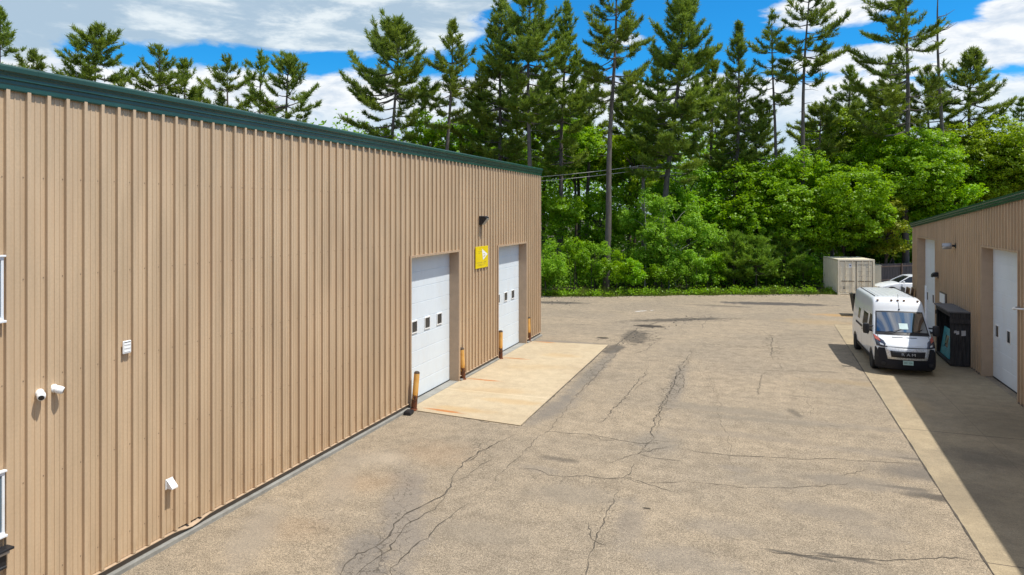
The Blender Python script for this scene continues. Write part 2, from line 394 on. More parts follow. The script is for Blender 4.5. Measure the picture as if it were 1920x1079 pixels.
APRON = ground_mat('apron_concrete', (.345, .278, .18), (.30, .245, .165),
    [st(1780, 930, 1.6, 1.4, (.16, .135, .10), .5, 0, .2), st(1890, 800, 1.5, 2.2, (.17, .145, .10), .5, 0, .2), st(1850, 860, 1.2, 1.0, (.10, .09, .075), .5, 0, .2), st(1720, 760, .5, 1.2, (.46, .33, .18), .35, 0, .1), st(1700, 850, .12, .5, (.12, .10, .08), .5, 0, .4)],
    grain=.35, cloudy=.8, seams=[(1, 22.03, .022, (.10, .08, .06), .9), (1, 14.1, .022, (.10, .08, .06), .9), (1, 31.2, .02, (.12, .1, .08), .7), (0, 5.7, .015, (.16, .13, .09), .5)])
g = B(); g.box(3.67, 7.76, -8, 41.15, -.2, .012)
struct(g.build('concrete_apron', APRON))
PADM = ground_mat('pad_concrete', (.455, .375, .255), (.41, .33, .22),
    [st(850, 712, 1.3, .35, (.42, .17, .03), .0), st(905, 714, .75, .10, (.40, .13, .02), .85, 0, .3), st(830, 772, .8, .10, (.40, .13, .02), .85, -6, .3), st(968, 674, .7, .10, (.38, .13, .02), .85, 0, .3), st(1020, 643, .6, .10, (.40, .14, .02), .85, 0, .3),
     st(930, 735, 1.5, .5, (.44, .30, .15), .4, 10, .2), st(870, 770, 1.2, .3, (.42, .27, .11), .45, 0, .2), st(1000, 690, 1.6, .6, (.44, .32, .17), .3, 20, .1), st(1050, 668, 1.0, .5, (.43, .28, .12), .35), st(960, 755, 1.2, .35, (.46, .30, .13), .4)],
    grain=.22, cloudy=.55, seams=[(1, 21.6, .018, (.72, .62, .45), .7), (1, 27.0, .014, (.42, .32, .2), .5)])
g = B().add([(-10.20, 18.95, .03), (-6.45, 18.6, .03), (-6.58, 31.2, .03), (-10.20, 30.85, .03), (-10.20, 18.95, -.2), (-6.45, 18.6, -.2), (-6.58, 31.2, -.2), (-10.20, 30.85, -.2)],
    [(0, 1, 2, 3), (0, 4, 5, 1), (1, 5, 6, 2), (2, 6, 7, 3)])
struct(g.build('concrete_pad', PADM))

# cracks: thin open seams in the paving
CRACK = mat('crack_dirt', (.078, .065, .050), .95, var=.4, scale=4)
def ribbon(b, pts, wd, z=.009, jit=.05, step=.12, world=False):
    P = [Vector(p) if world else Vector(gp(*p)) for p in pts]
    path = []
    for p, q in zip(P[:-1], P[1:]):
        n = max(1, int((q - p).length / step))
        for i in range(n): path.append(p.lerp(q, i / n))
    path.append(P[-1]); m = len(path); off = 0.
    L_, R_ = [], []
    for i, p in enumerate(path):
        d = (path[min(i + 1, m - 1)] - path[max(i - 1, 0)]).normalized(); nn = Vector((-d.y, d.x))
        off = off * .72 + random.gauss(0, jit) * .6
        h = wd * .5 * random.uniform(.25, 1.5) * min(1, .25 + 4 * min(i, m - 1 - i) / m)
        q = p + nn * off; L_.append((*(q + nn * h), z)); R_.append((*(q - nn * h), z))
    b.grid([L_, R_])
cr = B()
for wd, pts in [(a_ * (.62 if a_ < .05 else .46), b_) for a_, b_ in [
    (.07, [(965, 815), (925, 835), (895, 850), (860, 880), (852, 905), (830, 930), (790, 950), (760, 967), (735, 990), (725, 1005), (700, 1025), (668, 1038), (645, 1060), (640, 1079), (630, 1110)]),
    (.03, [(852, 905), (880, 890), (905, 870), (925, 862)]), (.04, [(830, 930), (815, 950), (790, 968), (765, 985), (755, 1000), (730, 1030), (705, 1045), (690, 1060), (675, 1079)]),
    (.05, [(880, 945), (845, 970), (820, 990), (800, 1010), (770, 1030), (750, 1050), (732, 1065), (735, 1079), (728, 1100)]), (.025, [(735, 1000), (760, 998), (780, 990)]), (.025, [(760, 968), (768, 980), (760, 990)]),
    (.03, [(870, 870), (888, 862), (905, 848), (930, 835)]), (.02, [(700, 1025), (712, 1035), (708, 1048)]),
    (.035, [(1010, 808), (1060, 813), (1105, 814), (1150, 822), (1200, 832), (1245, 829), (1275, 828)]), (.025, [(1105, 814), (1128, 825), (1150, 828)]),
    (.035, [(970, 880), (1000, 881), (1030, 890), (1070, 895), (1130, 897), (1165, 895), (1180, 890), (1187, 870)]), (.03, [(1165, 895), (1200, 905), (1250, 906), (1290, 903)]), (.03, [(1170, 895), (1220, 910), (1275, 930)]),
    (.035, [(1160, 920), (1148, 950), (1132, 980), (1115, 1020), (1105, 1045)]), (.03, [(1098, 980), (1115, 995), (1118, 1010), (1140, 1025)]),
    (.07, [(1300, 652), (1287, 675), (1270, 700), (1256, 730), (1241, 765), (1226, 800), (1215, 830), (1190, 850), (1140, 870)]), (.05, [(1296, 668), (1278, 690), (1268, 715), (1250, 745), (1238, 780), (1228, 815)]), (.04, [(1275, 700), (1285, 712), (1276, 728), (1262, 740)]),
    (.045, [(1215, 692), (1205, 710), (1180, 735), (1165, 750), (1145, 775), (1120, 798)]), (.03, [(1180, 735), (1200, 722), (1225, 712)]),
    (.05, [(1300, 652), (1370, 652), (1450, 650)]), (.035, [(1200, 675), (1240, 677), (1285, 680)]), (.03, [(1300, 692), (1400, 694), (1520, 697), (1640, 702)]), (.03, [(1240, 722), (1300, 724), (1360, 728)]),
    (.07, [(1443, 628), (1450, 640), (1446, 655), (1448, 675)]), (.04, [(1345, 618), (1430, 620), (1445, 630), (1520, 628), (1600, 629)]), (.05, [(1435, 697), (1425, 715), (1418, 740), (1400, 745)]), (.03, [(1463, 683), (1467, 694)]),
    (.035, [(1280, 845), (1340, 852), (1440, 858), (1560, 862), (1640, 867), (1725, 873)]), (.03, [(1550, 797), (1585, 800)]), (.03, [(1575, 893), (1600, 887), (1625, 880)]),
    (.055, [(1420, 1032), (1500, 1042), (1600, 1048), (1650, 1051), (1700, 1046), (1770, 1049), (1855, 1053)]), (.05, [(1010, 608), (1100, 609), (1180, 604)]), (.16, [(1330, 590), (1270, 600), (1230, 606), (1200, 615), (1175, 632), (1150, 655)]), (.05, [(1010, 585), (1120, 588), (1180, 586)]),
    (.05, [(1180, 640), (1160, 660), (1140, 680), (1110, 715), (1085, 742)]), (.05, [(1325, 600), (1318, 612), (1312, 618)]), (.04, [(1230, 640), (1215, 655), (1190, 665)]), (.03, [(1340, 597), (1440, 599), (1560, 600)]), (.05, [(1480, 745), (1500, 750)]),
    (.06, [(1200, 850), (1225, 848), (1250, 840)]), (.03, [(1190, 850), (1220, 858), (1280, 865)]),
    (.022, [(1116, 690), (1100, 720), (1080, 745), (1045, 790), (1000, 830), (960, 870), (930, 905), (880, 945)]), (.012, [(1330, 700), (1345, 740), (1352, 790), (1368, 840), (1375, 900)]), (.014, [(1500, 700), (1512, 740), (1520, 790)]), (.03, [(1105, 1045), (1085, 1079)]), (.025, [(1290, 903), (1400, 915), (1500, 912), (1600, 905)]),
    (.035, [(783, 770), (850, 781), (920, 793), (975, 801)]),
]]: ribbon(cr, pts, wd)
ribbon(cr, [(3.665, -6), (3.665, 41.1)], .032, z=.016, jit=.003, step=.25, world=True)
ribbon(cr, [(3.67, 41.15), (7.7, 41.15)], .035, z=.016, jit=.01, world=True)
ribbon(cr, [(-6.43, 18.6), (-6.56, 31.2)], .05, z=.012, jit=.012, step=.2, world=True)
ribbon(cr, [(-10.1, 30.93), (-6.6, 31.26)], .08, z=.012, jit=.04, world=True)
struct(cr.build('pavement_cracks', CRACK, fix=False))
WORN = mat('worn_white_marking', (.55, .53, .50), .8, var=.2)
mk = B(); ribbon(mk, [(1190, 585), (1213, 583)], .16, z=.010, jit=.02); ribbon(mk, [(1219, 583), (1226, 582)], .14, z=.010, jit=.02)
struct(mk.build('road_marking', WORN, fix=False))
# crumbs of broken asphalt along the far edge
db = B()
for i in range(420):
    k = random.random()
    if k < .72:
        a = random.randrange(2, 9); f_ = random.random(); x = EDGE[a][0] + (EDGE[a + 1][0] - EDGE[a][0]) * f_; y = EDGE[a][1] + (EDGE[a + 1][1] - EDGE[a][1]) * f_ - abs(random.gauss(0, .5)) - .1
    elif k < .86: x, y = gp(random.gauss(1045, 28), random.gauss(568, 3))
    else: q_ = random.random(); x, y = gp(1150 + 180 * q_ + random.gauss(0, 8), 652 - 62 * q_ ** .7 + random.gauss(0, 3))
    s_ = random.uniform(.015, .06); db.cyl((x, y, .0), (x + random.uniform(-.02, .02), y, s_ * .6), s_, s_ * .6, n=5)
struct(db.build('asphalt_crumbs', mat('asphalt_crumb', (.09, .08, .07), .95, var=.4)), 'stuff')

# ------------------------------------------------------------------ ribbed metal siding
PITCH, RISE = .3048, .056
def rib_profile(a0, a1, ph, brk):
    base = [(0, 0), (.005, RISE), (.060, RISE), (.070, 0), (.148, 0), (.152, .008), (.168, .008), (.174, 0), (.234, 0), (.238, .008), (.254, .008), (.260, 0)]
    out = []; n = math.floor((a0 - ph) / PITCH) - 1
    while ph + n * PITCH < a1 + PITCH:
        out += [(ph + n * PITCH + u, h) for u, h in base]; n += 1
    res = []
    for (u0, h0), (u1, h1) in zip(out[:-1], out[1:]):
        if u1 <= a0 or u0 >= a1: continue
        cuts = sorted({max(u0, a0), min(u1, a1)} | {c for c in brk if u0 < c < u1 and a0 < c < a1})
        hh = lambda u: h0 + (h1 - h0) * (u - u0) / (u1 - u0)
        for p, q in zip(cuts[:-1], cuts[1:]): res.append(((p, hh(p)), (q, hh(q))))
    return res
def siding(b, mp, a0, a1, ph, z0, z1, openings):
    """mp(along, out, z) -> xyz; z0, z1 functions of along; openings (a, b, lo, hi)"""
    brk = [c for o in openings for c in o[:2]]
    for (p, hp), (q, hq) in rib_profile(a0, a1, ph, brk):
        m = (p + q) / 2; spans = [(z0(p), z1(p), z0(q), z1(q))]
        for (oa, ob, lo, hi) in openings:
            if oa < m < ob:
                new = []
                for (p0, p1, q0, q1) in spans:
                    if lo > p0 + .01: new.append((p0, lo, q0, lo))
                    new.append((hi, p1, hi, q1))
                spans = new if lo <= z0(m) + .01 else [s_ for s_ in new]
        for (p0, p1, q0, q1) in spans:
            b.add([mp(p, hp, p0), mp(q, hq, q0), mp(q, hq, q1), mp(p, hp, p1)], [(0, 1, 2, 3)])
def screws(b, mp, a0, a1, ph, zs, openings, ztop):
    n = math.floor((a0 - ph) / PITCH) + 1
    while ph + n * PITCH < a1 - .1:
        u = ph + n * PITCH - .022
        for z in zs:
            if z < ztop(u) - .1 and not any(o[0] - .1 < u < o[1] + .1 and o[2] - .1 < z < o[3] + .1 for o in openings):
                c = [mp(u + .011 * math.cos(k), .004, z + .011 * math.sin(k)) for k in np.arange(6) * math.pi / 3]
                b.add(c, [tuple(range(6))], 1)
        n += 1

def overhead_door(root, X, sgn, y0, y1, zt, wins, wz, wsz, label, z_b=.02):
    """recessed sectional door; X = wall plane, sgn = direction of the yard"""
    xr = X - sgn * .32
    d = B(); n = 9; hs = (zt - z_b) / n
    prof = []
    for i in range(n):
        za, zb_ = z_b + i * hs, z_b + (i + 1) * hs
        prof += [(0., za + .012), (.0, zb_ - .012), (-.012, zb_ - .004)] if i < n - 1 else [(0., za + .012), (0., zb_)]
        if i < n - 1: prof += [(-.012, zb_ + .004)]
    prof = [(-.05, z_b)] + prof + [(-.05, zt)]
    d.extrude(prof, lambda u, z, a: (xr + sgn * u, a, z), y0, y1)
    # shallow pressed lines across each section
    door = d.build('overhead_door', DOORW, root); door['label'] = label
    s_ = B(); s_.box(*sorted((xr - sgn * .02, xr + sgn * .015)), y0, y1, -.02, z_b + .03)
    s_.build('bottom_seal', BLACK, door, off=False); ch = door.children[0]
    ch.location = -Vector(root.location)
    for wy in wins:
        f = B(); h, wv = wsz[1] / 2, wsz[0] / 2; e = .032
        x0, x1 = sorted((xr + sgn * .002, xr + sgn * .028))
        f.box(x0, x1, wy - wv - e, wy + wv + e, wz + h, wz + h + e); f.box(x0, x1, wy - wv - e, wy + wv + e, wz - h - e, wz - h)
        f.box(x0, x1, wy - wv - e, wy - wv, wz - h, wz + h); f.box(x0, x1, wy + wv, wy + wv + e, wz - h, wz + h)
        fo = f.build('window', PLAST, door, off=False); fo.location = -Vector(root.location)
        p = B(); x0, x1 = sorted((xr + sgn * .003, xr + sgn * .010)); p.box(x0, x1, wy - wv, wy + wv, wz - h, wz + h)
        p.build('pane', PANE, fo, off=False)
    # jambs and head line the opening
    j = B(); xa, xb = sorted((xr - sgn * .06, X + sgn * .052))
    j.box(xa, xb, y0 - .07, y0, .012, zt + .07); j.box(xa, xb, y1, y1 + .07, .012, zt + .07); j.box(xa, xb, y0, y1, zt, zt + .07)
    j.build('door_frame', TANTRIM, root)
    return door
# ------------------------------------------------------------------ warehouse on the left
LX, LY0, LY1 = -10.235, -6.0, 32.43
BW = thing('warehouse', 'long tan ribbed metal building with green gutter and two white overhead doors', 'building', (LX - 9, 13, 0))
lmap = lambda a, o, z: (LX + o, a, z)
L_OPEN = [(19.12, 22.68, 0, 4.66), (26.68, 30.24, 0, 4.64)]
L_WIN = [(5.75, 6.85, 4.55, 5.45), (5.75, 6.865, 1.49, 2.38)]
b = B(); PH_L = 9.63
siding(b, lmap, LY0, LY1, PH_L, lambda a: .205, lambda a: 7.9, L_OPEN)
screws(b, lmap, LY0, LY1, PH_L, (.6, 2.1, 3.6, 5.1, 6.6), L_OPEN + L_WIN, lambda a: 7.9)
b.build('ribbed_wall', [SIDING, SCREW], BW, fix=False)
b = B()
for (x0, x1, y0, y1) in ((LX - 20, LX - .02, LY1 - .02, LY1 + .04), (LX - 20, LX - .02, LY0 - .04, LY0 + .02), (LX - 20.05, LX - 20, LY0, LY1)): b.box(x0, x1, y0, y1, .0, 7.95)
b.box(LX - .03, LX + .05, LY1, LY1 + .06, .2, 7.9)
b.build('end_wall', REAR, BW)
b = B(); rp = [(0.02, 8.17), (-10, 8.75), (-20.2, 8.17), (-20.2, 8.08), (-10, 8.66), (.02, 8.08)]
b.extrude(rp, lambda u, z, a: (LX + u, a, z), LY0 - .1, LY1 + .12); b.build('roof', ROOFM, BW)
gp_ = [(-.04, 7.85), (.006, 7.84), (.012, 7.86), (.012, 7.93), (.022, 7.94), (.022, 7.985), (.050, 8.0), (.050, 8.045), (.062, 8.055), (.068, 8.09), (.090, 8.105), (.094, 8.165), (.080, 8.19), (.03, 8.205), (-.04, 8.205)]
b = B(); b.extrude(gp_, lambda u, z, a: (LX + .045 + u, a, z), LY0 - .1, LY1 + .12)
for y in np.arange(1.2, 32, 6.1): b.extrude([(u * 1.02, 8.03 + (z - 8.03) * 1.012) for u, z in gp_], lambda u, z, a: (LX + .045 + u, a, z), y, y + .05)
b.build('gutter', GREEN, BW)
# ledge flashing, bent down in one place, over a low concrete foundation
def flash_z(y): return .195 - .07 * math.exp(-((y - 10.35) / .28) ** 2)
b = B(); ys = [y for y in np.arange(LY0, LY1, .15)] + [LY1 + .05]
segs = [(LY0, 19.05), (22.75, 26.61), (30.31, LY1 + .05)]
for s0, s1 in segs:
    yy = [s0] + [y for y in np.arange(s0 + .15, s1 - .05, .15)] + [s1]
    b.grid([[(LX - .05, y, .198 + (flash_z(y) - .195) * .4) for y in yy], [(LX + .060, y, flash_z(y)) for y in yy], [(LX + .061, y, flash_z(y) - .010) for y in yy]])
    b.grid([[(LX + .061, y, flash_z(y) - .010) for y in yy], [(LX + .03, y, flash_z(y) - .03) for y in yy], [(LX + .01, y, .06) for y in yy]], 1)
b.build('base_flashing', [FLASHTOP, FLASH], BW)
b = B()
for s0, s1 in segs: b.box(LX - .35, LX + .115, s0, s1, -.3, .075)
for y0, y1, _, _ in L_OPEN: b.box(LX - .6, LX + .03, y0 - .07, y1 + .07, -.3, .036)
b.build('foundation', CONC, BW)
for y0, y1, lo, hi in L_OPEN:
    c = (y0 + y1) / 2
    overhead_door(BW, LX, 1, y0, y1, hi, (c - .92, c, c + .92), 2.375, (.34, .34), 'white overhead door nearest the camera' if y0 < 20 else 'white overhead door near the far corner', z_b=.04)
for y0, y1, lo, hi in L_WIN:
    f = B(); e = .04
    f.box(LX, LX + .070, y0, y1, lo, lo + e); f.box(LX, LX + .070, y0, y1, hi - e, hi); f.box(LX, LX + .066, y0, y0 + e, lo + e, hi - e); f.box(LX, LX + .066, y1 - e, y1, lo + e, hi - e)
    f.box(LX, LX + .062, (y0 + y1) / 2 - .03, (y0 + y1) / 2 + .03, lo + e, hi - e)
    fo = f.build('window', WHITE, BW, bev=.006); fo['label'] = 'white framed upper window' if lo > 3 else 'white framed lower window'
    p = B(); p.box(LX + .01, LX + .05, y0 + e, y1 - e, lo + e, hi - e); po = p.build('pane', SKYPANE, fo, off=False); po.location = -Vector(BW.location)
    for nm_, za, zb, xo in (('sill', lo - .035, lo, .10), ('head_trim', hi, hi + .03, .09)):
        p = B(); p.box(LX + .02, LX + xo, y0 - .03, y1 + .02, za, zb); po = p.build(nm_, WHITE, fo, off=False, bev=.006); po.location = -Vector(BW.location)

# fittings on that wall
wb = thing('window_box', 'black window box with moulded ledge under the lower window', 'window box', (LX + .04, 6.3, 1.02))
b = B(); prof = [(0, 1.03), (.10, 1.03), (.10, 1.06), (.085, 1.07), (.085, 1.22), (.10, 1.235), (.115, 1.25), (.115, 1.29), (0, 1.29)]
b.extrude(prof, lambda u, z, a: (LX + .04 + u, a, z), 5.6, 6.84); b.build('box_body', BLACK, wb, bev=.004)
b = B(); b.box(LX + .04, LX + .20, 5.5, 6.91, 1.29, 1.325); b.build('ledge', BLACK, wb, bev=.006)
b = B(); b.extrude([(.115, 1.235), (.128, 1.24), (.134, 1.26), (.128, 1.28), (.115, 1.283)], lambda u, z, a: (LX + .04 + u, a, z), 5.58, 6.86); b.build('moulding', STEEL, wb, smooth=40)

vt = thing('wall_vent', 'square white louvred vent cover fixed high on the tan wall', 'vent', (LX + .04, 8.893, 3.79))
b = B(); b.box(0, .032, -.082, .082, -.112, .112); o = b.build('vent_cover', PLAST, vt, off=False, bev=.02)
for k, z in enumerate((.06, .0, -.06)):
    b = B(); b.extrude([(.033, z - .02), (.038, z - .016), (.034, z + .012)], lambda u, zz, a: (u, a, zz), -.062, .062); b.build('louvre', PLAST, vt, off=False)
b = B(); b.box(.031, .034, -.062, .062, .082, .092); b.build('slot', BLACK, vt, off=False)

def camera_dome(y, z, label, tilt):
    c = thing('security_camera', label, 'camera', (LX + .0, y, z), 0, 'round white security cameras on the tan wall')
    b = B(); b.lathe([(0, 0), (.054, 0), (.066, .03), (.058, .05), (.03, .06), (0, .06)], (.0, 0, 0), (1, 0, 0), 20); b.build('mount', PLAST, c, off=False, smooth=50)
    b = B(); ax = Vector((.80, tilt, -.35)); ax.normalize()
    p = Vector((.055, 0, -.005)); b.lathe([(.02, -.02), (.048, .0), (.060, .03), (.062, .06), (.058, .095), (.052, .115), (.044, .12)], p, ax, 20); hd = b.build('camera_head', PLAST, c, off=False, smooth=50)
    b = B(); b.lathe([(.0, .119), (.040, .119), (.040, .123), (.02, .126), (0, .126)], p, ax, 16); b.build('lens', DARKGLASS, hd, off=False, smooth=50)
camera_dome(7.40, 3.37, 'round white security camera aimed downwards, nearer the wall edge', -.55)
camera_dome(7.62, 3.39, 'round white security camera aimed along the wall towards the doors', .65)

hd = thing('dryer_vent', 'small white hooded duct vent low on the tan wall', 'vent', (LX + .04, 9.80, 1.06))
b = B(); b.box(0, .012, -.085, .085, -.02, .165); b.build('back_plate', PLAST, hd, off=False)
b = B(); b.extrude([(.012, .155), (.02, .155), (.145, .02), (.145, -.005), (.135, -.005), (.135, .015), (.012, .14)], lambda u, z, a: (u, a, z), -.07, .07)
for s_ in (-.07, .064): b.extrude([(.012, .15), (.14, .015), (.14, .0), (.012, .0)], lambda u, z, a: (u, a, z), s_, s_ + .006)
b.build('hood', PLAST, hd, off=False)

SIGNY = mat('yellow_sign', (.80, .60, .005), .35, var=.05); SIGNW = mat('white_print', (.85, .85, .85), .4, var=.04); SIGNF = mat('faded_print', (.55, .42, .03), .5, var=.2)
sg = thing('wall_sign', 'yellow rectangular sign with white arrowhead between the two doors', 'sign', (LX + .04, 24.82, 4.34))
b = B(); b.box(.0, .03, -.62, .62, -.415, .415); b.build('sign_panel', SIGNY, sg, off=False, bev=.006)
b = B(); b.add([(.033, -.02, .32), (.033, .56, .09), (.033, .10, -.12)], [(0, 1, 2)]); b.build('arrowhead', SIGNW, sg, off=False)
for (y, z, wd, h) in [(-.2, .22, .32, .03), (-.26, .16, .2, .02), (.3, .22, .2, .03), (-.25, -.2, .5, .035), (.22, -.2, .3, .035), (-.1, -.27, .8, .018), (-.1, -.31, .7, .014)]: b = B(); b.box(.030, .0325, y - wd / 2, y + wd / 2, z - h / 2, z + h / 2); b.build('faded_lettering', SIGNF, sg, off=False)
for (y, z) in [(.2, .12), (.27, .06), (.19, .02)]: b = B(); b.box(.0335, .0350, y - .07, y + .08, z - .014, z + .014); b.build('arrow_lettering', SIGNF, sg, off=False)

LENS = mat('lamp_lens', (.30, .29, .26), .25, var=.1)
wl = thing('wall_lamp', 'bronze wedge wall light above the yellow sign', 'light fixture', (LX + .04, 24.72, 5.75))
b = B(); b.extrude([(0, .17), (.20, .17), (.30, .14), (.30, .09), (.10, -.17), (0, -.17)], lambda u, z, a: (u, a, z), -.16, .16); b.build('lamp_housing', BLACK, wl, off=False, bev=.02)
b = B(); b.extrude([(.31, .08), (.325, .07), (.125, -.17), (.108, -.17)], lambda u, z, a: (u, a, z), -.13, .13); b.build('lens', LENS, wl, off=False)
b = B(); b.box(.0, .28, -.165, .165, .171, .18); b.build('lamp_cover', mat('grey_lamp_top', (.33, .33, .33), .5), wl, off=False)

bt = thing('bait_station', 'black plastic rodent bait box on the ground at the wall corner', 'bait box', (-9.98, 18.55, .004), .1)
b = B(); b.extrude([(-.11, 0), (.11, 0), (.12, .05), (.10, .11), (-.10, .11), (-.12, .05)], lambda u, z, a: (u, a, z), -.14, .14); b.build('box', BLACK, bt, off=False, bev=.012)
b = B(); b.box(-.09, .09, -.12, .12, .111, .125); b.build('lid', BLACK, bt, off=False, bev=.008)

def bollard_mat():
    m, t, b = new_mat('chipped_yellow_paint')
    g = t.add('ShaderNodeTexCoord').outputs['Object']; s = t.add('ShaderNodeSeparateXYZ'); t.put(s.inputs[0], g)
    y = t.mix(t.step(t.noise(g, 3, 4), .35, .65), (.68, .33, .06), (.80, .47, .14))
    y = t.mix(t.math('MULTIPLY', t.step(t.noise(t.scaled(g, (1, 1, .25)), 9, 4), .5, .68), .4), y, (.50, .23, .03))
    chips = t.noise(t.scaled(g, (1, 1, .5)), 8, 6, .7)
    k = t.math('ADD', t.step(s.outputs[2], .85, .22, 0, .55), t.step(s.outputs[2], .88, 1.06, 0, .30))
    f = t.step(t.math('ADD', chips, t.math('SUBTRACT', k, .30)), .55, .62)
    c = t.mix(f, y, t.mix(t.step(t.noise(g, 20, 3), .4, .6), (.16, .045, .012), (.05, .018, .008)))
    t.put(b.inputs['Base Color'], c); b.inputs['Roughness'].default_value = .6
    return m
BOLL = bollard_mat()
def bollard(px, py, lean_y, lean_x, label):
    x, y = gp(px, py)
    o = thing('bollard', label, 'bollard', (x, y, .02), random.uniform(0, 6), 'leaning yellow bollards beside the overhead doors')
    h = 1.10; o.rotation_euler = (R(-lean_y), R(lean_x), 0)
    b = B(); b.lathe([(.088, -.12), (.088, .05), (.086, h - .04), (.088, h)], (0, 0, 0), (0, 0, 1), 20); b.build('pole', BOLL, o, off=False, smooth=50)
    b = B(); b.lathe([(.0, h - .02), (.086, h - .02), (.086, h + .03), (.07, h + .06), (.03, h + .075), (0, h + .078)], (0, 0, 0), (0, 0, 1), 20); b.build('cap', mat('bollard_cap', (.05, .035, .025), .8, var=.3, dirt=((.3, .14, .02), .6)), o, off=False, smooth=50)
    b = B(); b.lathe([(.088, -.02), (.12, -.02), (.115, .02), (.095, .045), (.086, .05)], (0, 0, 0), (0, 0, 1), 14); b.build('rusty_collar', RUST, o, off=False, smooth=50)
bollard(776, 770, 5.5, 2.5, 'yellow bollard at the pad corner beside the bait box, rusty half way up')
bollard(868.5, 713, -4.0, -1.5, 'yellow bollard at the right jamb of the nearer overhead door')
bollard(938.5, 674, 1.0, 0, 'yellow bollard at the left jamb of the farther overhead door')
bollard(992, 642, -2.0, -1, 'yellow bollard at the far building corner')

# ------------------------------------------------------------------ building on the right
RX, RY0, RY1 = 7.71, -17.5, 42.5
BR = thing('workshop', 'tan ribbed metal building with sloping green roof edge and white overhead doors', 'building', (RX + 9, 12, 0))
rmap = lambda a, o, z: (RX - o, a, z)
ridge = 12.5
def rake(a): return 5.30 + .0735 * (RY1 - max(a, 2 * ridge - a))
R_OPEN = [(26.22, 30.06, 0, 4.78), (37.40, 41.30, 0, 4.74)]
b = B(); PH_R = 26.5
siding(b, rmap, RY0, RY1, PH_R, lambda a: .02, rake, R_OPEN)
screws(b, rmap, 20, RY1, PH_R, (.55, 1.55, 2.55, 3.55, 4.55, 5.2), R_OPEN, rake)
b.build('ribbed_wall', [SIDING, SCREW], BR, fix=False)
b = B(); b.box(RX + .02, RX + 20, RY1 - .02, RY1 + .04, 0, 5.3); b.box(RX + .02, RX + 20, RY0 - .04, RY0 + .02, 0, 5.3)
b.box(RX - .05, RX + .05, RY1, RY1 + .06, .02, 5.3)
b.extrude([(RY0, 0), (RY1, 0), (RY1, 5.3), (ridge, rake(ridge)), (RY0, 5.3)], lambda u, z, a: (a, u, z), RX + 19.9, RX + 20)
b.build('end_wall', REAR, BR)
pr = [(RY1 + .15, -.01), (ridge, 0), (RY0 - .15, -.01)]
b = B()
for (y0, y1) in ((RY1 + .18, ridge), (ridge, RY0 - .18)):
    zz = lambda y: rake(y) if y0 > ridge and y <= RY1 else 5.30 + .0735 * (RY1 - max(y, 2 * ridge - y))
    b.add([(x, y, zz(y) + dz) for y in (y0, y1) for x in (RX - .09, RX + 20.2) for dz in (.10, .19)], [(0, 1, 3, 2), (4, 6, 7, 5), (0, 4, 5, 1), (2, 3, 7, 6), (0, 2, 6, 4), (1, 5, 7, 3)])
b.build('roof', ROOFM, BR)
b = B()
pf = [(.048, -.06), (.105, -.05), (.105, .02), (.14, .04), (.14, .11), (.16, .13), (.16, .20), (.05, .205), (-.12, .205), (-.12, .195), (.048, .19)]
for (y0, y1) in ((RY1 + .2, ridge), (ridge, RY0 - .2)):
    n = len(pf); vs_ = [(RX - u, y, 5.30 + .0735 * (RY1 - max(y, 2 * ridge - y)) + z_) for y in (y0, y1) for u, z_ in pf]
    b.add(vs_, [(i, (i + 1) % n, n + (i + 1) % n, n + i) for i in range(n)] + [tuple(range(n - 1, -1, -1)), tuple(range(n, 2 * n))])
b.build('rake_trim', GREEN, BR)
b = B()
for s0, s1 in ((RY0, 26.15), (30.13, 37.33), (41.37, RY1)): b.box(RX - .055, RX + .02, s0, s1, -.1, .05)
b.build('base_flashing', FLASH, BR)
for (y0, y1, lo, hi), ws in zip(R_OPEN, ((27.2, 28.29, 29.53), (38.2, 39.42, 40.71))):
    overhead_door(BR, RX, -1, y0, y1, hi, ws, 1.765, (.34, .40), 'white overhead door nearest the camera' if y0 < 30 else 'white overhead door behind the van')

fl = thing('flood_light', 'grey cylinder flood light on a wall bracket under the eave', 'light fixture', (RX - .04, 33.65, 4.66))
b = B(); b.cyl((0, 0, 0), (-.03, 0, 0), .10, n=16); b.cyl((-.03, 0, 0), (-.16, .0, 0), .045, n=12); b.build('bracket', BLACK, fl, off=False, smooth=40)
b = B(); b.lathe([(.05, 0), (.12, .02), (.13, .06), (.13, .34), (.115, .36)], (-.14, .0, 0), (-1, .15, -.1), 18); h_ = b.build('lamp_head', STEEL, fl, off=False, smooth=40)
b = B(); b.lathe([(0, .362), (.11, .362), (.11, .368), (0, .37)], (-.14, .0, 0), (-1, .15, -.1), 16); b.build('lens', LENS, h_, off=False)
dl = thing('dome_lamp', 'black half round shade lamp at the far overhead door jamb', 'light fixture', (RX - .045, 36.75, 3.14))
b = B()
prof = [(u_ * .8, z_ * .72) for u_, z_ in [(0, .22), (.12, .215), (.24, .17), (.32, .08), (.34, -.04), (.34, -.11), (.31, -.11), (.30, -.05), (.0, -.05)]]
b.extrude(prof, lambda u, z, a: (-u, a, z), -.15, .15); b.build('lamp_shade', BLACK, dl, off=False, bev=.03, smooth=40)
b = B(); b.box(-.21, -.03, -.11, .11, -.065, -.038); b.build('lens', LENS, dl, off=False)
b = B(); b.box(-.02, 0, -.11, .11, -.12, .15); b.build('back_plate', BLACK, dl, off=False)

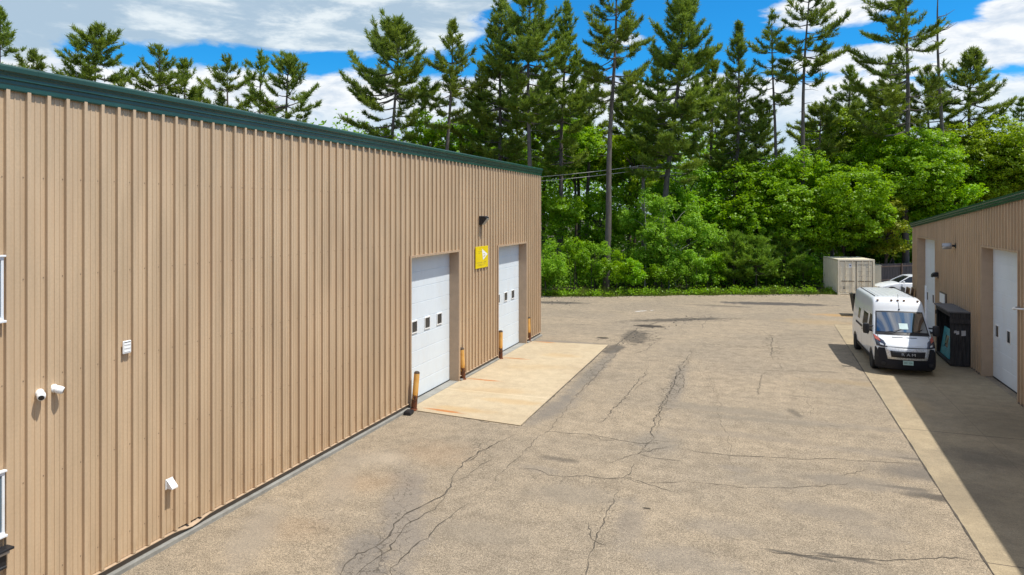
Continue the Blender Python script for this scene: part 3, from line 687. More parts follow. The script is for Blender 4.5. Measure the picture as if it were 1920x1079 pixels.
mb = thing('meter_box', 'white utility panel in a dark frame above the wooden cabinet', 'meter box', (RX - .045, 35.68, 2.34))
b = B(); b.box(-.06, 0, -.55, .55, -.36, .14); b.build('frame', FLASH, mb, off=False, bev=.01)
b = B(); b.box(-.075, -.0605, -.43, .47, -.33, .09); b.build('panel', WHITE, mb, off=False, bev=.006)
tp = thing('wall_tap', 'small white pipe and spigot beside the near overhead door', 'tap', (RX - .04, 25.95, 3.04))
b = B(); b.tube([(0, -.35, .03), (-.10, -.25, .02), (-.12, .0, .0), (-.12, .12, -.01)], .028, 8); b.build('pipe', PLAST, tp, off=False, smooth=50)
b = B(); b.lathe([(.035, 0), (.05, .02), (.05, .07), (.03, .09)], (-.12, .10, -.01), (-.2, 1, -.15), 12); b.build('nozzle', PLAST, tp, off=False, smooth=50)
b = B(); b.box(-.13, -.01, -.03, .03, .02, .06); b.build('bracket', STEEL, tp, off=False)

WOODD = mat('dark_stained_wood', (.042, .037, .035), .85, var=.5, scale=3, stretch=(6, 6, .6), dirt=((.09, .08, .072), .6))
WOODT = mat('grey_weathered_top', (.12, .115, .115), .8, var=.25, scale=2, stretch=(1, 6, 1))
cb_ = thing('wooden_cabinet', 'dark wooden open-sided storage cabinet against the tan wall', 'cabinet', (7.36, 32.85, .012), -.02)
cw, cl, chh = .33, 1.32, 2.12
b = B(); b.box(cw - .03, cw, -cl, cl, .06, chh - .02); b.build('back_panel', WOODD, cb_, off=False)
for s_ in (-1, 1):
    b = B()
    for k in range(5):
        x0 = -cw + k * (2 * cw - .03) / 5; b.box(x0 + .004, x0 + (2 * cw - .03) / 5 - .004, s_ * cl - .02, s_ * cl + .02, .03, chh - .02)
    b.build('side_panel', WOODD, cb_, off=False)
    b = B(); b.box(-cw - .03, cw - .02, s_ * cl - .04 + (s_ * .045), s_ * cl + .04 + s_ * .005, chh - .42, chh - .25); b.build('batten', WOODD, cb_, off=False)
b = B(); b.box(-cw - .02, -cw + .05, -cl + .03, cl - .03, .02, .11); b.box(-cw - .02, -cw + .05, -cl + .03, cl - .03, chh - .18, chh - .03); b.box(-cw, -cw + .05, -cl + .03, -cl + .12, .11, chh - .18); b.box(-cw, -cw + .05, cl - .12, cl - .03, .11, chh - .18)
b.build('front_frame', WOODD, cb_, off=False)
b = B(); b.box(-cw + .05, cw - .03, -cl + .02, cl - .02, .05, .09); b.build('floor_panel', WOODD, cb_, off=False)
b = B(); b.box(-cw - .08, cw, -cl - .06, cl + .06, chh - .02, chh + .04); b.build('top', WOODT, cb_, off=False, bev=.01)
pa = mat('paper_note', (.62, .58, .55), .8, var=.1)
for k, (x, z, wd, h) in enumerate([(-.10, 1.33, .10, .15), (.10, 1.32, .15, .22), (-.18, 1.36, .09, .12)]):
    b = B(); b.add([(x - wd / 2, 0, z - h / 2), (x + wd / 2, -.004, z - h / 2 + .02), (x + wd / 2, 0, z + h / 2), (x - wd / 2, -.01, z + h / 2 - .01)], [(0, 1, 2, 3)])
    o = b.build('paper_note', pa, cb_, off=False); o.location = (0, -cl - .030, 0)
TEAL = mat('teal_paint', (.10, .50, .58), .5, var=.12, dirt=((.25, .42, .42), .5))
tf = thing('teal_window_frame', 'teal painted window frame leaning in the dark cabinet', 'window frame', (7.16, 33.18, .10), -.02)
b = B(); W_, H_ = .80, 1.12
for (y0, y1, z0, z1) in ((-W_, W_, 0, .36), (-W_, W_, H_ - .28, H_), (-W_, -W_ + .52, .36, H_ - .28), (W_ - .52, W_, .28, H_ - .22)): b.box(-.02, .02, y0, y1, z0, z1)
b.warp(lambda x, y, z: (x + z * .14, y, z + .02)); b.build('sash', TEAL, tf, off=False, bev=.006)
b = B(); b.box(-.012, .004, -W_ + .52, W_ - .52, .36, H_ - .28); b.warp(lambda x, y, z: (x + z * .14, y, z + .02)); b.build('pane', DARKGLASS, tf, off=False)
b = B(); b.box(-.016, -.0125, -.02, .2, .5, .85); b.warp(lambda x, y, z: (x + z * .14, y - (z - .6) * .3, z + .02)); b.build('sticker', mat('pale_sticker', (.45, .5, .3), .7, var=.2), tf, off=False)

wp = thing('white_pole', 'long white trim board leaning beside the far overhead door', 'pole', (6.9, 35.5, .012))
b = B(); b.add([(0 + dx, 0 + dy, 0) for dx in (0, .05) for dy in (0, .16)] + [(.55 + dx, 2.8 + dy, 2.5) for dx in (0, .05) for dy in (0, .16)], [(0, 1, 3, 2), (4, 6, 7, 5), (0, 4, 5, 1), (2, 3, 7, 6), (0, 2, 6, 4), (1, 5, 7, 3)])
b.build('board', WHITE, wp, off=False)
BRN = mat('brown_wood', (.20, .10, .05), .7, var=.35, scale=2, stretch=(1, 1, 5)); BRE = mat('raw_wood_edge', (.48, .32, .16), .7, var=.2)
for k, (x, lean, lab, m_) in enumerate([(7.38, .20, 'brown wooden sheet with pale edge, nearest the building, leaning by the far corner', BRN), (7.12, .22, 'brown wooden sheet with pale edge, middle of three by the far corner', BRN), (6.84, .25, 'grey wooden sheet, outermost of three leaning by the far corner', WOODT)]):
    o = thing('plywood_sheet', lab, 'board', (x + .02, 41.93, .012), 0, 'wooden sheets leaning at the building corner')
    b = B(); b.box(-.02, .02, -.38, .38, 0.03, 2.0); b.warp(lambda a, c, z: (a + z * lean * .5, c, z)); b.build('board', m_, o, off=False)
    b = B(); b.box(-.026, .026, -.42, -.385, .03, 2.02); b.box(-.026, .026, .385, .42, .03, 2.02); b.box(-.026, .026, -.385, .385, 2.003, 2.04); b.warp(lambda a, c, z: (a + z * lean * .5, c, z)); b.build('edge_strip', BRE if k < 2 else WOODT, o, off=False)
# ------------------------------------------------------------------ vehicles
def lerp_tab(tab, x):
    if x <= tab[0][0]: return tab[0][1]
    for (a, va), (b_, vb) in zip(tab[:-1], tab[1:]):
        if x <= b_: return va + (vb - va) * (x - a) / (b_ - a)
    return tab[-1][1]
def loft(b, sts, wf, crown, y_of, mi=0):
    """sts: (s, z bottom, z top, corner radius, width factor)"""
    rings = []
    for (s, zb, zt, r, k) in sts:
        half = [(0, zb), (.6 * wf(zb) * k, zb), (wf(zb) * k - .05, zb), (wf(zb + .06) * k, zb + .06)]
        for f in (.2, .4, .6, .8, 1.): z = zb + .06 + f * (zt - r - zb - .06); half.append((wf(z) * k, z))
        we = wf(zt - r) * k
        for a in (30, 60, 90): half.append((we - r + r * math.cos(R(a)), zt - r + r * math.sin(R(a))))
        for f in (.75, .5, .25, 0): half.append(((we - r) * f, zt + crown * (1 - f * f)))
        ring = half + [(-x, z) for x, z in reversed(half[1:-1])]
        rings.append([(x, y_of(s, x), z) for x, z in ring])
    n = len(rings[0])
    vs_ = [p for r in rings for p in r]
    fs = [(i * n + j, i * n + (j + 1) % n, (i + 1) * n + (j + 1) % n, (i + 1) * n + j) for i in range(len(rings) - 1) for j in range(n)]
    fs += [tuple(range(n - 1, -1, -1)), tuple(range((len(rings) - 1) * n, len(rings) * n))]
    b.add(vs_, fs, mi)
def solid(o, th):
    m = o.modifiers.new('solid', 'SOLIDIFY'); m.thickness = th; m.offset = 0; return o
def car_paint(name, col):
    m, t, b = new_mat(name)
    g = t.add('ShaderNodeTexCoord').outputs['Object']
    c = t.mix(t.math('MULTIPLY', t.step(t.noise(g, 2.5, 5, .65), .42, .7), .16), col, (.52, .50, .45)); t.put(b.inputs['Base Color'], c)
    b.inputs['Roughness'].default_value = .38; b.inputs['Coat Weight'].default_value = .6; b.inputs['Coat Roughness'].default_value = .06
    return m
PAINT = car_paint('van_white_paint', (.70, .73, .76))
TYRE = mat('tyre_rubber', (.014, .014, .014), .85, var=.25); RIM = mat('wheel_rim', (.62, .63, .64), .4, metal=.35, var=.12)
DKPL = mat('dark_grey_plastic', (.009, .010, .015), .6, var=.2, spec=.3); CHROME = mat('bright_trim', (.62, .64, .66), .3, metal=.35, var=.05)
AMBER = mat('amber_lens', (.36, .085, .06), .3, var=.1); CLEAR = mat('headlamp_lens', (.035, .042, .065), .12, var=.3, scale=9, spec=.5); RED = mat('tail_lens', (.25, .01, .01), .2)
def glass_mat():
    m, t, b = new_mat('windscreen_glass')
    b.inputs['Base Color'].default_value = (.018, .024, .028, 1); b.inputs['Roughness'].default_value = .015
    b.inputs['Specular IOR Level'].default_value = 1.0; b.inputs['IOR'].default_value = 2.3
    return m
WIND = glass_mat()
CABG = mat('tinted_side_glass', (.010, .011, .013), .12, var=.1, spec=.12); CABG.node_tree.nodes['Principled BSDF'].inputs['IOR'].default_value = 1.12
def wheel(parent, x, y, r, wd, side):
    b = B(); c = (x, y, r)
    b.lathe([(r * .62, -wd / 2), (r * .9, -wd / 2), (r, -wd * .36), (r, wd * .36), (r * .9, wd / 2), (r * .62, wd / 2)], c, (side, 0, 0), 28)
    ty = b.build('wheel', TYRE, parent, off=False, smooth=40)
    b = B(); b.lathe([(0, wd * .30), (r * .16, wd * .32), (r * .2, wd * .2), (r * .48, wd * .26), (r * .58, wd * .44), (r * .63, wd * .5), (r * .63, wd * .2), (0, wd * .1)], c, (side, 0, 0), 28)
    rim = b.build('rim', RIM, ty, off=False, smooth=40)
    b = B()
    for k in range(8):
        a = k * math.pi / 4; b.cyl((x + side * wd * .21, y + math.cos(a) * r * .34, r + math.sin(a) * r * .34), (x + side * wd * .285, y + math.cos(a) * r * .34, r + math.sin(a) * r * .34), r * .085, n=8)
    b.build('rim_hole', BLACK, rim, off=False)
    return ty

van = thing('van', 'white high roof cargo van with black bumper and mirrors parked on the right', 'van', (4.985, 32.08, .012), R(1.9))
wf = lambda z: lerp_tab([(0, .95), (.35, .99), (.6, 1.02), (1.1, 1.02), (1.4, .995), (2.0, .915), (2.5, .875), (2.8, .86)], z)
bulge = lambda s: lerp_tab([(0, .33), (.7, .28), (1.4, .15), (2.0, .03), (2.4, 0)], s)
vy = lambda s, x: s - 3 + bulge(s) * (abs(x) / 1.0) ** 2.2
prof_t = [(0, 1.0), (.05, 1.07), (.15, 1.125), (.3, 1.20), (.45, 1.265), (.70, 1.37), (1.40, 2.13), (1.47, 2.27), (1.56, 2.45), (1.68, 2.57), (1.85, 2.63), (2.2, 2.66), (2.8, 2.67), (5.5, 2.67), (5.8, 2.65), (5.93, 2.58), (5.99, 2.46)]
zt_ = lambda s: lerp_tab(prof_t, s)
sts = []
for s in (0, .05, .15, .3, .45, .70, .9, 1.1, 1.25, 1.40, 1.48, 1.58, 1.72, 1.9, 2.2, 2.8, 3.6, 4.5, 5.5, 5.8, 5.93, 5.99):
    sts.append((s, lerp_tab([(0, .42), (.3, .34), (5.6, .36), (6, .45)], s), zt_(s), lerp_tab([(0, .06), (.7, .10), (1.4, .11), (1.9, .16), (6, .16)], s), lerp_tab([(0, .93), (.15, .965), (.4, 1.), (5.7, 1.), (6, .97)], s)))
b = B(); loft(b, sts, wf, .03, vy); b.build('body', PAINT, van, off=False, smooth=38)
def front_patch(s0, s1, in0, in1, off, n=10, m=8):
    rows = []
    for i in range(m + 1):
        s = s0 + (s1 - s0) * i / m; k = in0 + (in1 - in0) * i / m; wd = wf(zt_(s)) - k
        rows.append([(x, vy(s, x) - off * .7, zt_(s) + .03 * (1 - (x / wf(zt_(s))) ** 2) + off) for x in [wd * (2 * j / n - 1) for j in range(n + 1)]])
    return rows
b = B(); b.grid(front_patch(.66, 1.42, .075, .085, .010)); b.build('windscreen_surround', BLACK, van, off=False, smooth=60)
b = B(); b.grid(front_patch(.77, 1.385, .12, .12, .018)); wso = b.build('windscreen', WIND, van, off=False, smooth=60)
b = B()
for x0, x1 in ((-.62, -.05), (.12, .70)):
    s0, s1 = .74, .86; b.tube([(x0, vy(s0, x0) - .03, zt_(s0) + .06), ((x0 + x1) / 2, vy(.78, 0) - .04, zt_(.78) + .065), (x1, vy(s1, x1) - .03, zt_(s1) + .055)], .012, 6)
b.build('wiper', BLACK, van, off=False)
b = B(); b.grid([[(x, vy(s, x) - .02, zt_(s) + .03 + .024) for x in (-.1, 0, .1, .2)] for s in (.86, .95, 1.04)]); b.build('paper_note', mat('dash_paper', (.42, .55, .55), .6, var=.1), van, off=False)
b = B()
for x0, x1 in ((-.42, -.06), (.06, .42)): b.grid([[(x, vy(s, x), zt_(s) + .03 * (1 - x * x) + .006) for x in (x0, (x0 + x1) / 2, x1)] for s in (.50, .535)])
b.build('bonnet_vent', BLACK, van, off=False)
b = B()
for x0 in (-.86, .86): b.grid([[(x0 + (dx - .5) * .012 - math.copysign(.10 * (s - .1) / .6, -x0) * -1 * 0, vy(s, x0) - .004, zt_(s) + .03 * (1 - x0 * x0) + .004) for dx in (0, 1)] for s in (.3, .45, .6, .68)])
b.grid([[(x, vy(.02, x) - .03, 1.035 + dz) for x in np.linspace(-.72, .72, 9)] for dz in (0, .014)])
b.build('bonnet_seam', DKPL, van, off=False)
# bumper: wraps the nose, with grey grille surround set proud of it
b = B(); rows = []
for z, ins in ((.20, .12), (.24, .05), (.34, .015), (.56, 0), (.60, .012), (.66, .01), (.90, .03), (.965, .06), (.975, .12)):
    row = []
    for q in np.linspace(-1, 1, 25):
        x = q * 1.0
        if abs(q) > .8: x = math.copysign(.8 + (abs(q) - .8) / .2 * .225, q)
        yy = -3 - .075 + bulge(0) * abs(x) ** 2.2 + ins * (1 - .3 * abs(q))
        if abs(q) > .92: yy += (abs(q) - .92) / .08 * .16
        row.append((x * (1 - ins * .4), yy, z))
    rows.append(row)
for r_ in rows: r_.insert(0, (r_[0][0] + .01, -2.42, r_[0][2])); r_.append((r_[-1][0] - .01, -2.42, r_[-1][2]))
b.grid(rows); b.build('front_bumper', DKPL, van, off=False, smooth=35)
fy = lambda x: -3 - .095 + bulge(0) * abs(x) ** 2.2
def front_poly(o_top, o_bot, zt, zb, dy, n=12, m=3): return [[(x, fy(x) - dy + (z - .6) * .06, z) for x in [(o_bot + (o_top - o_bot) * (z - zb) / (zt - zb)) * (2 * j / n - 1) for j in range(n + 1)]] for z in [zb + (zt - zb) * i / m for i in range(m + 1)]]
b = B(); b.grid(front_poly(.74, .65, 1.02, .60, .0)); solid(b.build('grille_surround', CHROME, van, off=False, smooth=50), .02)
b = B(); b.grid(front_poly(.58, .545, .91, .68, .022)); gr = solid(b.build('grille', BLACK, van, off=False, smooth=50), .01)
for k, (ch_, x) in enumerate(zip('RAM', (-.175, 0, .175))):
    text(ch_, .135, 'grille_letter', CHROME, gr, (x, fy(x) - .032 + .2 * .06, .795), (R(90), 0, 0), .006, sx=1.35)
for sg_ in (-1, 1):
    b = B(); rows = []
    for v in np.linspace(0, 1, 6):
        xi, zi = .64 + .09 * v, 1.0 + .20 * v; xo, zo = .965 + .035 * v, 1.02 + .34 * v
        row = []
        for u in np.linspace(0, 1, 7):
            x = xi + (xo - xi) * u; z = zi + (zo - zi) * u
            s = lerp_tab([(1.0, .0), (1.07, .05), (1.125, .15), (1.2, .3), (1.265, .45), (1.37, .7)], z - .02)
            row.append((sg_ * x, vy(s, x) - .035 + .10 * u * u * (1 - v * .5), z))
        rows.append(row)
    b.grid(rows); hl = solid(b.build('headlight', CLEAR, van, off=False, smooth=60), .05)
    b = B(); b.grid([[(p[0], p[1] - .045, p[2] + .014) for p in r_[3:]] for r_ in rows[3:]]); b.build('turn_signal', AMBER, hl, off=False, smooth=60)
    b = B(); b.grid([[(p[0], p[1] - .043, p[2] + .012) for p in r_[2:5]] for r_ in rows[1:3]]); b.build('bulb', CHROME, hl, off=False, smooth=60)
    b = B(); b.lathe([(0, 0), (.06, 0), (.075, .02), (.07, .03)], (sg_ * .78, fy(.78) + .005, .42), (0, -1, 0), 14); b.build('fog_light', BLACK, van, off=False)
    # mirror
    b = B(); b.lathe([(.02, -.20), (.10, -.19), (.125, -.12), (.13, .1), (.115, .18), (.04, .21)], (0, 0, 0), (0, 0, 1), 16); b.warp(lambda x, y, z: (sg_ * 1.20 + x * .95, -3 + 1.18 + y * .75, 1.53 + z)); mr = b.build('mirror', BLACK, van, off=False, smooth=50)
    b = B(); b.tube([(sg_ * .93, -3 + 1.22, 1.42), (sg_ * 1.10, -3 + 1.2, 1.47)], .035, 8); b.tube([(sg_ * .93, -3 + 1.2, 1.62), (sg_ * 1.12, -3 + 1.2, 1.62)], .028, 8); b.build('mirror_arm', BLACK, mr, off=False)
    # side glass and trim
    sp = lambda s, z, off: (sg_ * (wf(z) + off), vy(s, wf(z)), z)
    def side_patch(pts, off, n=6):        # pts: four (s, z): lower front, lower rear, upper rear, upper front
        rows = []
        for i in range(n + 1):
            v = i / n; a = (pts[0][0] + (pts[3][0] - pts[0][0]) * v, pts[0][1] + (pts[3][1] - pts[0][1]) * v); c = (pts[1][0] + (pts[2][0] - pts[1][0]) * v, pts[1][1] + (pts[2][1] - pts[1][1]) * v)
            rows.append([sp(a[0] + (c[0] - a[0]) * j / n, a[1] + (c[1] - a[1]) * j / n, off) for j in range(n + 1)])
        return rows
    b = B(); b.grid(side_patch([(.98, 1.40), (1.98, 1.38), (1.95, 2.02), (1.42, 2.02)], .006)); b.build('side_window', CABG, van, off=False, smooth=60)
    b = B(); b.grid(side_patch([(2.30, 1.42), (3.30, 1.42), (3.30, 1.95), (2.30, 1.95)], .006)); b.build('side_window', CABG, van, off=False, smooth=60)
    b = B(); b.grid(side_patch([(4.05, 1.50), (4.55, 1.50), (4.55, 1.92), (4.05, 1.92)], .006)); b.build('side_window', PANE, van, off=False, smooth=60)
    b = B(); b.grid(side_patch([(3.35, 1.24), (4.9, 1.24), (4.9, 1.33), (3.35, 1.33)], .006)); b.build('door_rail', DKPL, van, off=False)
    b = B(); b.grid(side_patch([(1.42, .34), (4.55, .34), (4.55, .50), (1.42, .50)], .012)); b.build('sill_cladding', DKPL, van, off=False)
    b = B()
    for s_ in (1.02, 2.05, 3.40): b = B(); b.grid(side_patch([(s_, .5), (s_ + .014, .5), (s_ + .014, 2.1 if s_ > 1.5 else 1.4), (s_, 2.1 if s_ > 1.5 else 1.4)], .004)); b.build('door_seam', DKPL, van, off=False)
    for s_ in (1.9, 3.25): b = B(); b.grid(side_patch([(s_ - .12, 1.18), (s_ + .04, 1.18), (s_ + .04, 1.22), (s_ - .12, 1.22)], .02)); b.build('door_handle', DKPL, van, off=False)
    for ws in (.95, 4.99):
        b = B(); n = 20
        o_, i_ = .45, .0
        ring = [(ws + o_ * math.cos(math.pi * k / n), .345 + o_ * math.sin(math.pi * k / n)) for k in range(n + 1)]
        b.add([sp(s, max(z, .3), .008) for s, z in ring] + [sp(ws, .33, .008)], [(k, k + 1, n + 1) for k in range(n)]); b.build('wheel_arch', BLACK, van, off=False)
        wheel(van, sg_ * .925, -3 + ws + (.22 if ws < 2 else 0) * 0 + bulge(ws) * .8 * 0 + .17 * (ws < 2), .345, .24, sg_)
    b = B(); b.grid([[(sg_ * x, 3.0, z) for x in (.72, .92)] for z in (.9, 1.7)]); solid(b.build('tail_light', RED, van, off=False), .03)
b = B(); b.box(-.95, .95, 2.94, 3.10, .38, .62); b.build('rear_bumper', DKPL, van, off=False, bev=.03)
PLATE = mat('number_plate', (.42, .60, .56), .5, var=.06); PLTX = mat('plate_digits', (.02, .10, .07), .6)
b = B(); b.box(-.17, .17, fy(0) + .015 - .014, fy(0) + .015, .42, .58); pl_ = b.build('number_plate', PLATE, van, off=False)
text('BW1 2530', .085, 'plate_number', PLTX, pl_, (0, fy(0) - .0015, .495), (R(90), 0, 0), .001, sx=.72)
for x in (-.70, -.22, 0, .22, .70):
    s = 1.70; b = B(); b.box(x - .035, x + .035, vy(s, x) - .07, vy(s, x) + .02, zt_(s) + .03 * (1 - x * x) - .03, zt_(s) + .03 * (1 - x * x) + .02); b.build('marker_lamp', mat('marker_lens', (.25, .14, .07), .3), van, off=False, bev=.012)
b = B(); b.lathe([(.03, 0), (.03, .02), (.012, .04), (.012, .05)], (0, vy(1.45, 0), zt_(1.45) + .03), (0, -.5, 1), 10); b.tube([(0, vy(1.45, 0), zt_(1.45) + .05), (.01, vy(1.75, 0), zt_(1.45) + .60)], .006, 5); b.build('antenna', BLACK, van, off=False)
for x in np.linspace(-.56, .56, 7): b = B(); b.box(x - .035, x + .035, -.75, 2.45, 2.67, 2.67 + .03 * (1 - x * x) + .006); b.build('roof_rib', PAINT, van, off=False, bev=.003)
b = B()
for x in (-.70, .70): b.box(x - .014, x + .014, -.75, 2.6, 2.68, 2.67 + .03 * (1 - x * x) + .006)
b.build('roof_seam', DKPL, van, off=False)

# white car beyond the van
cx_, cy_ = at(1703, 50.5)
car = thing('car', 'white sedan parked behind the building corner in front of the fence', 'car', (cx_, cy_, .004), R(-78))
cwf = lambda z: lerp_tab([(0, .80), (.3, .88), (.55, .91), (.85, .88), (1.0, .80)], z)
cb2 = lambda s: lerp_tab([(0, .30), (1.0, .12), (2, 0), (3.8, 0), (4.6, -.22)], s)
cyf = lambda s, x: s - 2.3 + cb2(s) * abs(x) ** 2
czt = [(0, .62), (.08, .70), (.35, .79), (.9, .90), (1.35, .98), (2.0, .97), (3.2, .98), (3.9, 1.02), (4.4, .98), (4.55, .85), (4.6, .7)]
b = B(); loft(b, [(s, lerp_tab([(0, .28), (.4, .2), (4.2, .2), (4.6, .32)], s), lerp_tab(czt, s), .07, lerp_tab([(0, .92), (.3, 1), (4.2, 1), (4.6, .93)], s)) for s in (0, .08, .35, .9, 1.35, 2., 2.6, 3.2, 3.9, 4.4, 4.55, 4.6)], cwf, .03, cyf)
b.build('body', PAINT, car, off=False, smooth=40)
gwf = lambda z: lerp_tab([(.9, .82), (1.2, .70), (1.47, .58)], z)
gzt = [(1.30, .97), (1.75, 1.22), (2.15, 1.40), (2.5, 1.455), (3.0, 1.45), (3.5, 1.36), (4.0, 1.12), (4.2, 1.02)]
b = B(); loft(b, [(s, .93, lerp_tab(gzt, s), .05, 1) for s in (1.34, 1.5, 1.75, 2.15, 2.5, 3., 3.5, 4., 4.17)], gwf, .02, lambda s, x: s - 2.3 + .06 * x * x); b.build('glasshouse', DARKGLASS, car, off=False, smooth=40)
b = B(); b.grid([[(x, s - 2.3 + .06 * x * x, lerp_tab(gzt, s) + .02 * (1 - (x / .6) ** 2) + .012) for x in np.linspace(-.60, .60, 7) * (1 if s > 2.1 else .98)] for s in (2.10, 2.3, 2.5, 3., 3.45)]); solid(b.build('roof', PAINT, car, off=False, smooth=60), .02)
for sg_ in (-1, 1):
    b = B(); b.tube([(sg_ * .80, -2.3 + 1.38, .99), (sg_ * .71, -2.3 + 1.75, 1.2), (sg_ * .63, -2.3 + 2.12, 1.40), (sg_ * .60, -2.3 + 2.6, 1.455), (sg_ * .61, -2.3 + 3.2, 1.42), (sg_ * .70, -2.3 + 3.8, 1.2), (sg_ * .80, -2.3 + 4.15, 1.02)], .035, 6); b.tube([(sg_ * .80, -2.3 + 2.75, .98), (sg_ * .62, -2.3 + 2.85, 1.44)], .03, 6); b.build('roof_pillar', PAINT, car, off=False, smooth=50)
    b = B(); b.lathe([(.02, -.1), (.08, -.07), (.09, .03), (.03, .1)], (0, 0, 0), (1, 0, 0), 12); b.warp(lambda x, y, z: (sg_ * .97 + x, -2.3 + 1.62 + y * .8, 1.03 + z * .8)); b.build('mirror', PAINT, car, off=False, smooth=50)
    b = B(); b.grid([[(sg_ * x, cyf(.02 + .3 * (x - .5), x) - .012, z) for x in (.5, .65, .8)] for z in (.56, .66)]); solid(b.build('headlight', CLEAR, car, off=False), .02)
    for ws in (.85, 3.65):
        b = B(); n = 14; ring = [(ws - 2.3 + .39 * math.cos(math.pi * k / n), .32 + .39 * math.sin(math.pi * k / n)) for k in range(n + 1)]
        b.add([(sg_ * (cwf(z) + .008), s, max(z, .22)) for s, z in ring] + [(sg_ * .9, ws - 2.3, .26)], [(k, k + 1, n + 1) for k in range(n)]); b.build('wheel_arch', BLACK, car, off=False)
        wheel(car, sg_ * .82, ws - 2.3, .32, .2, sg_)
b = B(); b.grid([[(x, cyf(0, x) - .012, z) for x in np.linspace(-.42, .42, 7)] for z in (.36, .48)]); solid(b.build('grille', BLACK, car, off=False), .01)
for sg_ in (-1, 1):
    for s_ in (1.5, 2.72, 3.6): b = B(); b.grid([[(sg_ * (cwf(z) + .004), s_ + ds - 2.3, z) for ds in (0, .012)] for z in (.3, .5, .7, .9)]); b.build('door_seam', DKPL, car, off=False)

# ------------------------------------------------------------------ shipping container
CONT = mat('beige_container_paint', (.74, .66, .50), .5, var=.05, dirt=((.52, .42, .28), .3), stretch=(1, 1, .3)); CONTD = mat('container_print', (.12, .12, .12), .7); GASKET = mat('dark_gasket', (.10, .075, .055), .8)
fx, fyy = gp(1571, 553); th = R(12.5)
ct = thing('shipping_container', 'beige steel shipping container with closed double doors by the trees', 'container', (fx, fyy, .004), th)
cwid, clen, chei = 2.56, 3.4, 2.60
b = B(); cp = []
for k in range(19):
    y0 = .12 + k * (clen - .24) / 19; pch = (clen - .24) / 19; cp += [(y0, 0), (y0 + pch * .25, 0), (y0 + pch * .5, .035), (y0 + pch * .75, .035)]
cp.append((clen - .12, 0))
for x0, sgx in ((.012, 1), (cwid - .012, -1)): b.grid([[(x0 + sgx * o_, y, z) for y, o_ in cp] for z in (.16, chei - .10)])
b.add([(0.04, clen - .05, .16), (cwid - .04, clen - .05, .16), (cwid - .04, clen - .05, chei - .1), (.04, clen - .05, chei - .1)], [(0, 1, 2, 3)])
b.add([(0.02, .05, chei - .02), (cwid - .02, .05, chei - .02), (cwid - .02, clen - .05, chei - .02), (.02, clen - .05, chei - .02)], [(0, 1, 2, 3)])
b.build('wall_panel', CONT, ct, off=False, fix=False)
b = B()
for x0 in (0, cwid - .13):
    for y0 in (0, clen - .12): b.box(x0, x0 + .13, y0, y0 + .12, .0, chei)
    b.box(x0 + (0 if x0 == 0 else .05), x0 + (.08 if x0 == 0 else .13), .12, clen - .12, 0.02, .16); b.box(x0 + (0 if x0 == 0 else .05), x0 + (.08 if x0 == 0 else .13), .12, clen - .12, chei - .1, chei - .004)
b.box(.13, cwid - .13, .0, .10, .02, .14); b.box(.13, cwid - .13, .0, .12, chei - .13, chei - .002)
b.build('frame', CONT, ct, off=False, bev=.01)
for k in range(2):
    x0, x1 = (.16, cwid / 2 - .035) if k == 0 else (cwid / 2 + .035, cwid - .16)
    b = B(); b.box(x0, x1, .035, .09, .17, chei - .17)
    for zz in (.55, 1.05, 1.5, 1.95): b.box(x0 + .05, x1 - .05, .028, .035, zz - .015, zz + .015)
    dr = b.build('door', CONT, ct, off=False, bev=.006)
    for fx_ in (.36, .80):
        b = B(); xx = x0 + (x1 - x0) * fx_; b.cyl((xx, .012, .10), (xx, .012, chei - .10), .020, n=8)
        for zz in (.2, .75, 1.4, 2.0, chei - .2): b.box(xx - .05, xx + .05, -.005, .035, zz - .03, zz + .03)
        b.build('locking_bar', CONT, dr, off=False)
        b = B(); b.box(xx - .30, xx + .12, -.012, .006, .98, 1.02); b.build('handle', GASKET, dr, off=False)
    b = B(); b.box(x0 - .03, x0 - .002, .04, .085, .17, chei - .17); b.box(x1 + .002, x1 + .03, .04, .085, .17, chei - .17); b.box(x0, x1, .04, .085, chei - .17, chei - .145); b.box(x0, x1, .04, .085, .145, .17); b.build('gasket', GASKET, dr, off=False)
    if k == 0:
        b = B(); b.box(x0 + .62, x0 + .80, .0325, .0345, 1.98, 2.28); b.build('label_plate', WHITE, dr, off=False)
        b = B(); b.lathe([(0, 0), (.05, 0), (.05, .003), (0, .004)], (x0 + .71, .032, 2.14), (0, -1, 0), 12); b.build('emblem', mat('navy_emblem', (.02, .03, .10), .6), dr, off=False)
        b = B()
        for (a, c, e_, f_) in ((.22, .36, .42, .46), (.22, .36, .56, .60), (.22, .25, .46, .56), (.33, .36, .46, .56), (.27, .31, .49, .53)): b.box(x0 + a, x0 + c, .0325, .0345, e_, f_)
        b.build('printed_mark', CONTD, dr, off=False)
    else:
        text('MSNU', .16, 'container_code', CONTD, dr, (x0 + .34, .033, 2.18), (R(90), 0, 0), .001); text('907116 2', .15, 'container_code', CONTD, dr, (x0 + .86, .033, 2.18), (R(90), 0, 0), .001)
        text('22G1', .12, 'container_code', CONTD, dr, (x0 + .78, .033, 2.03), (R(90), 0, 0), .001)
        for i_, tx in enumerate(('MAX.GR.', 'TARE', 'NET', 'CU.CAP.')): text(tx, .075, 'weight_table', CONTD, dr, (x0 + .27, .033, 1.72 - i_ * .12), (R(90), 0, 0), .001); text(('30.480 KG', '2.180 KG', '28.300 KG', '33.2 CU.M')[i_], .07, 'weight_table', CONTD, dr, (x0 + .82, .033, 1.72 - i_ * .12), (R(90), 0, 0), .001)
for kx in (0, cwid - .16):
    for ky in (-.006, clen - .16):
        b = B(); b.box(kx - .004, kx + .165, ky, ky + .17, -.004, .115); b.build('corner_casting', CONT, ct, off=False, bev=.01)

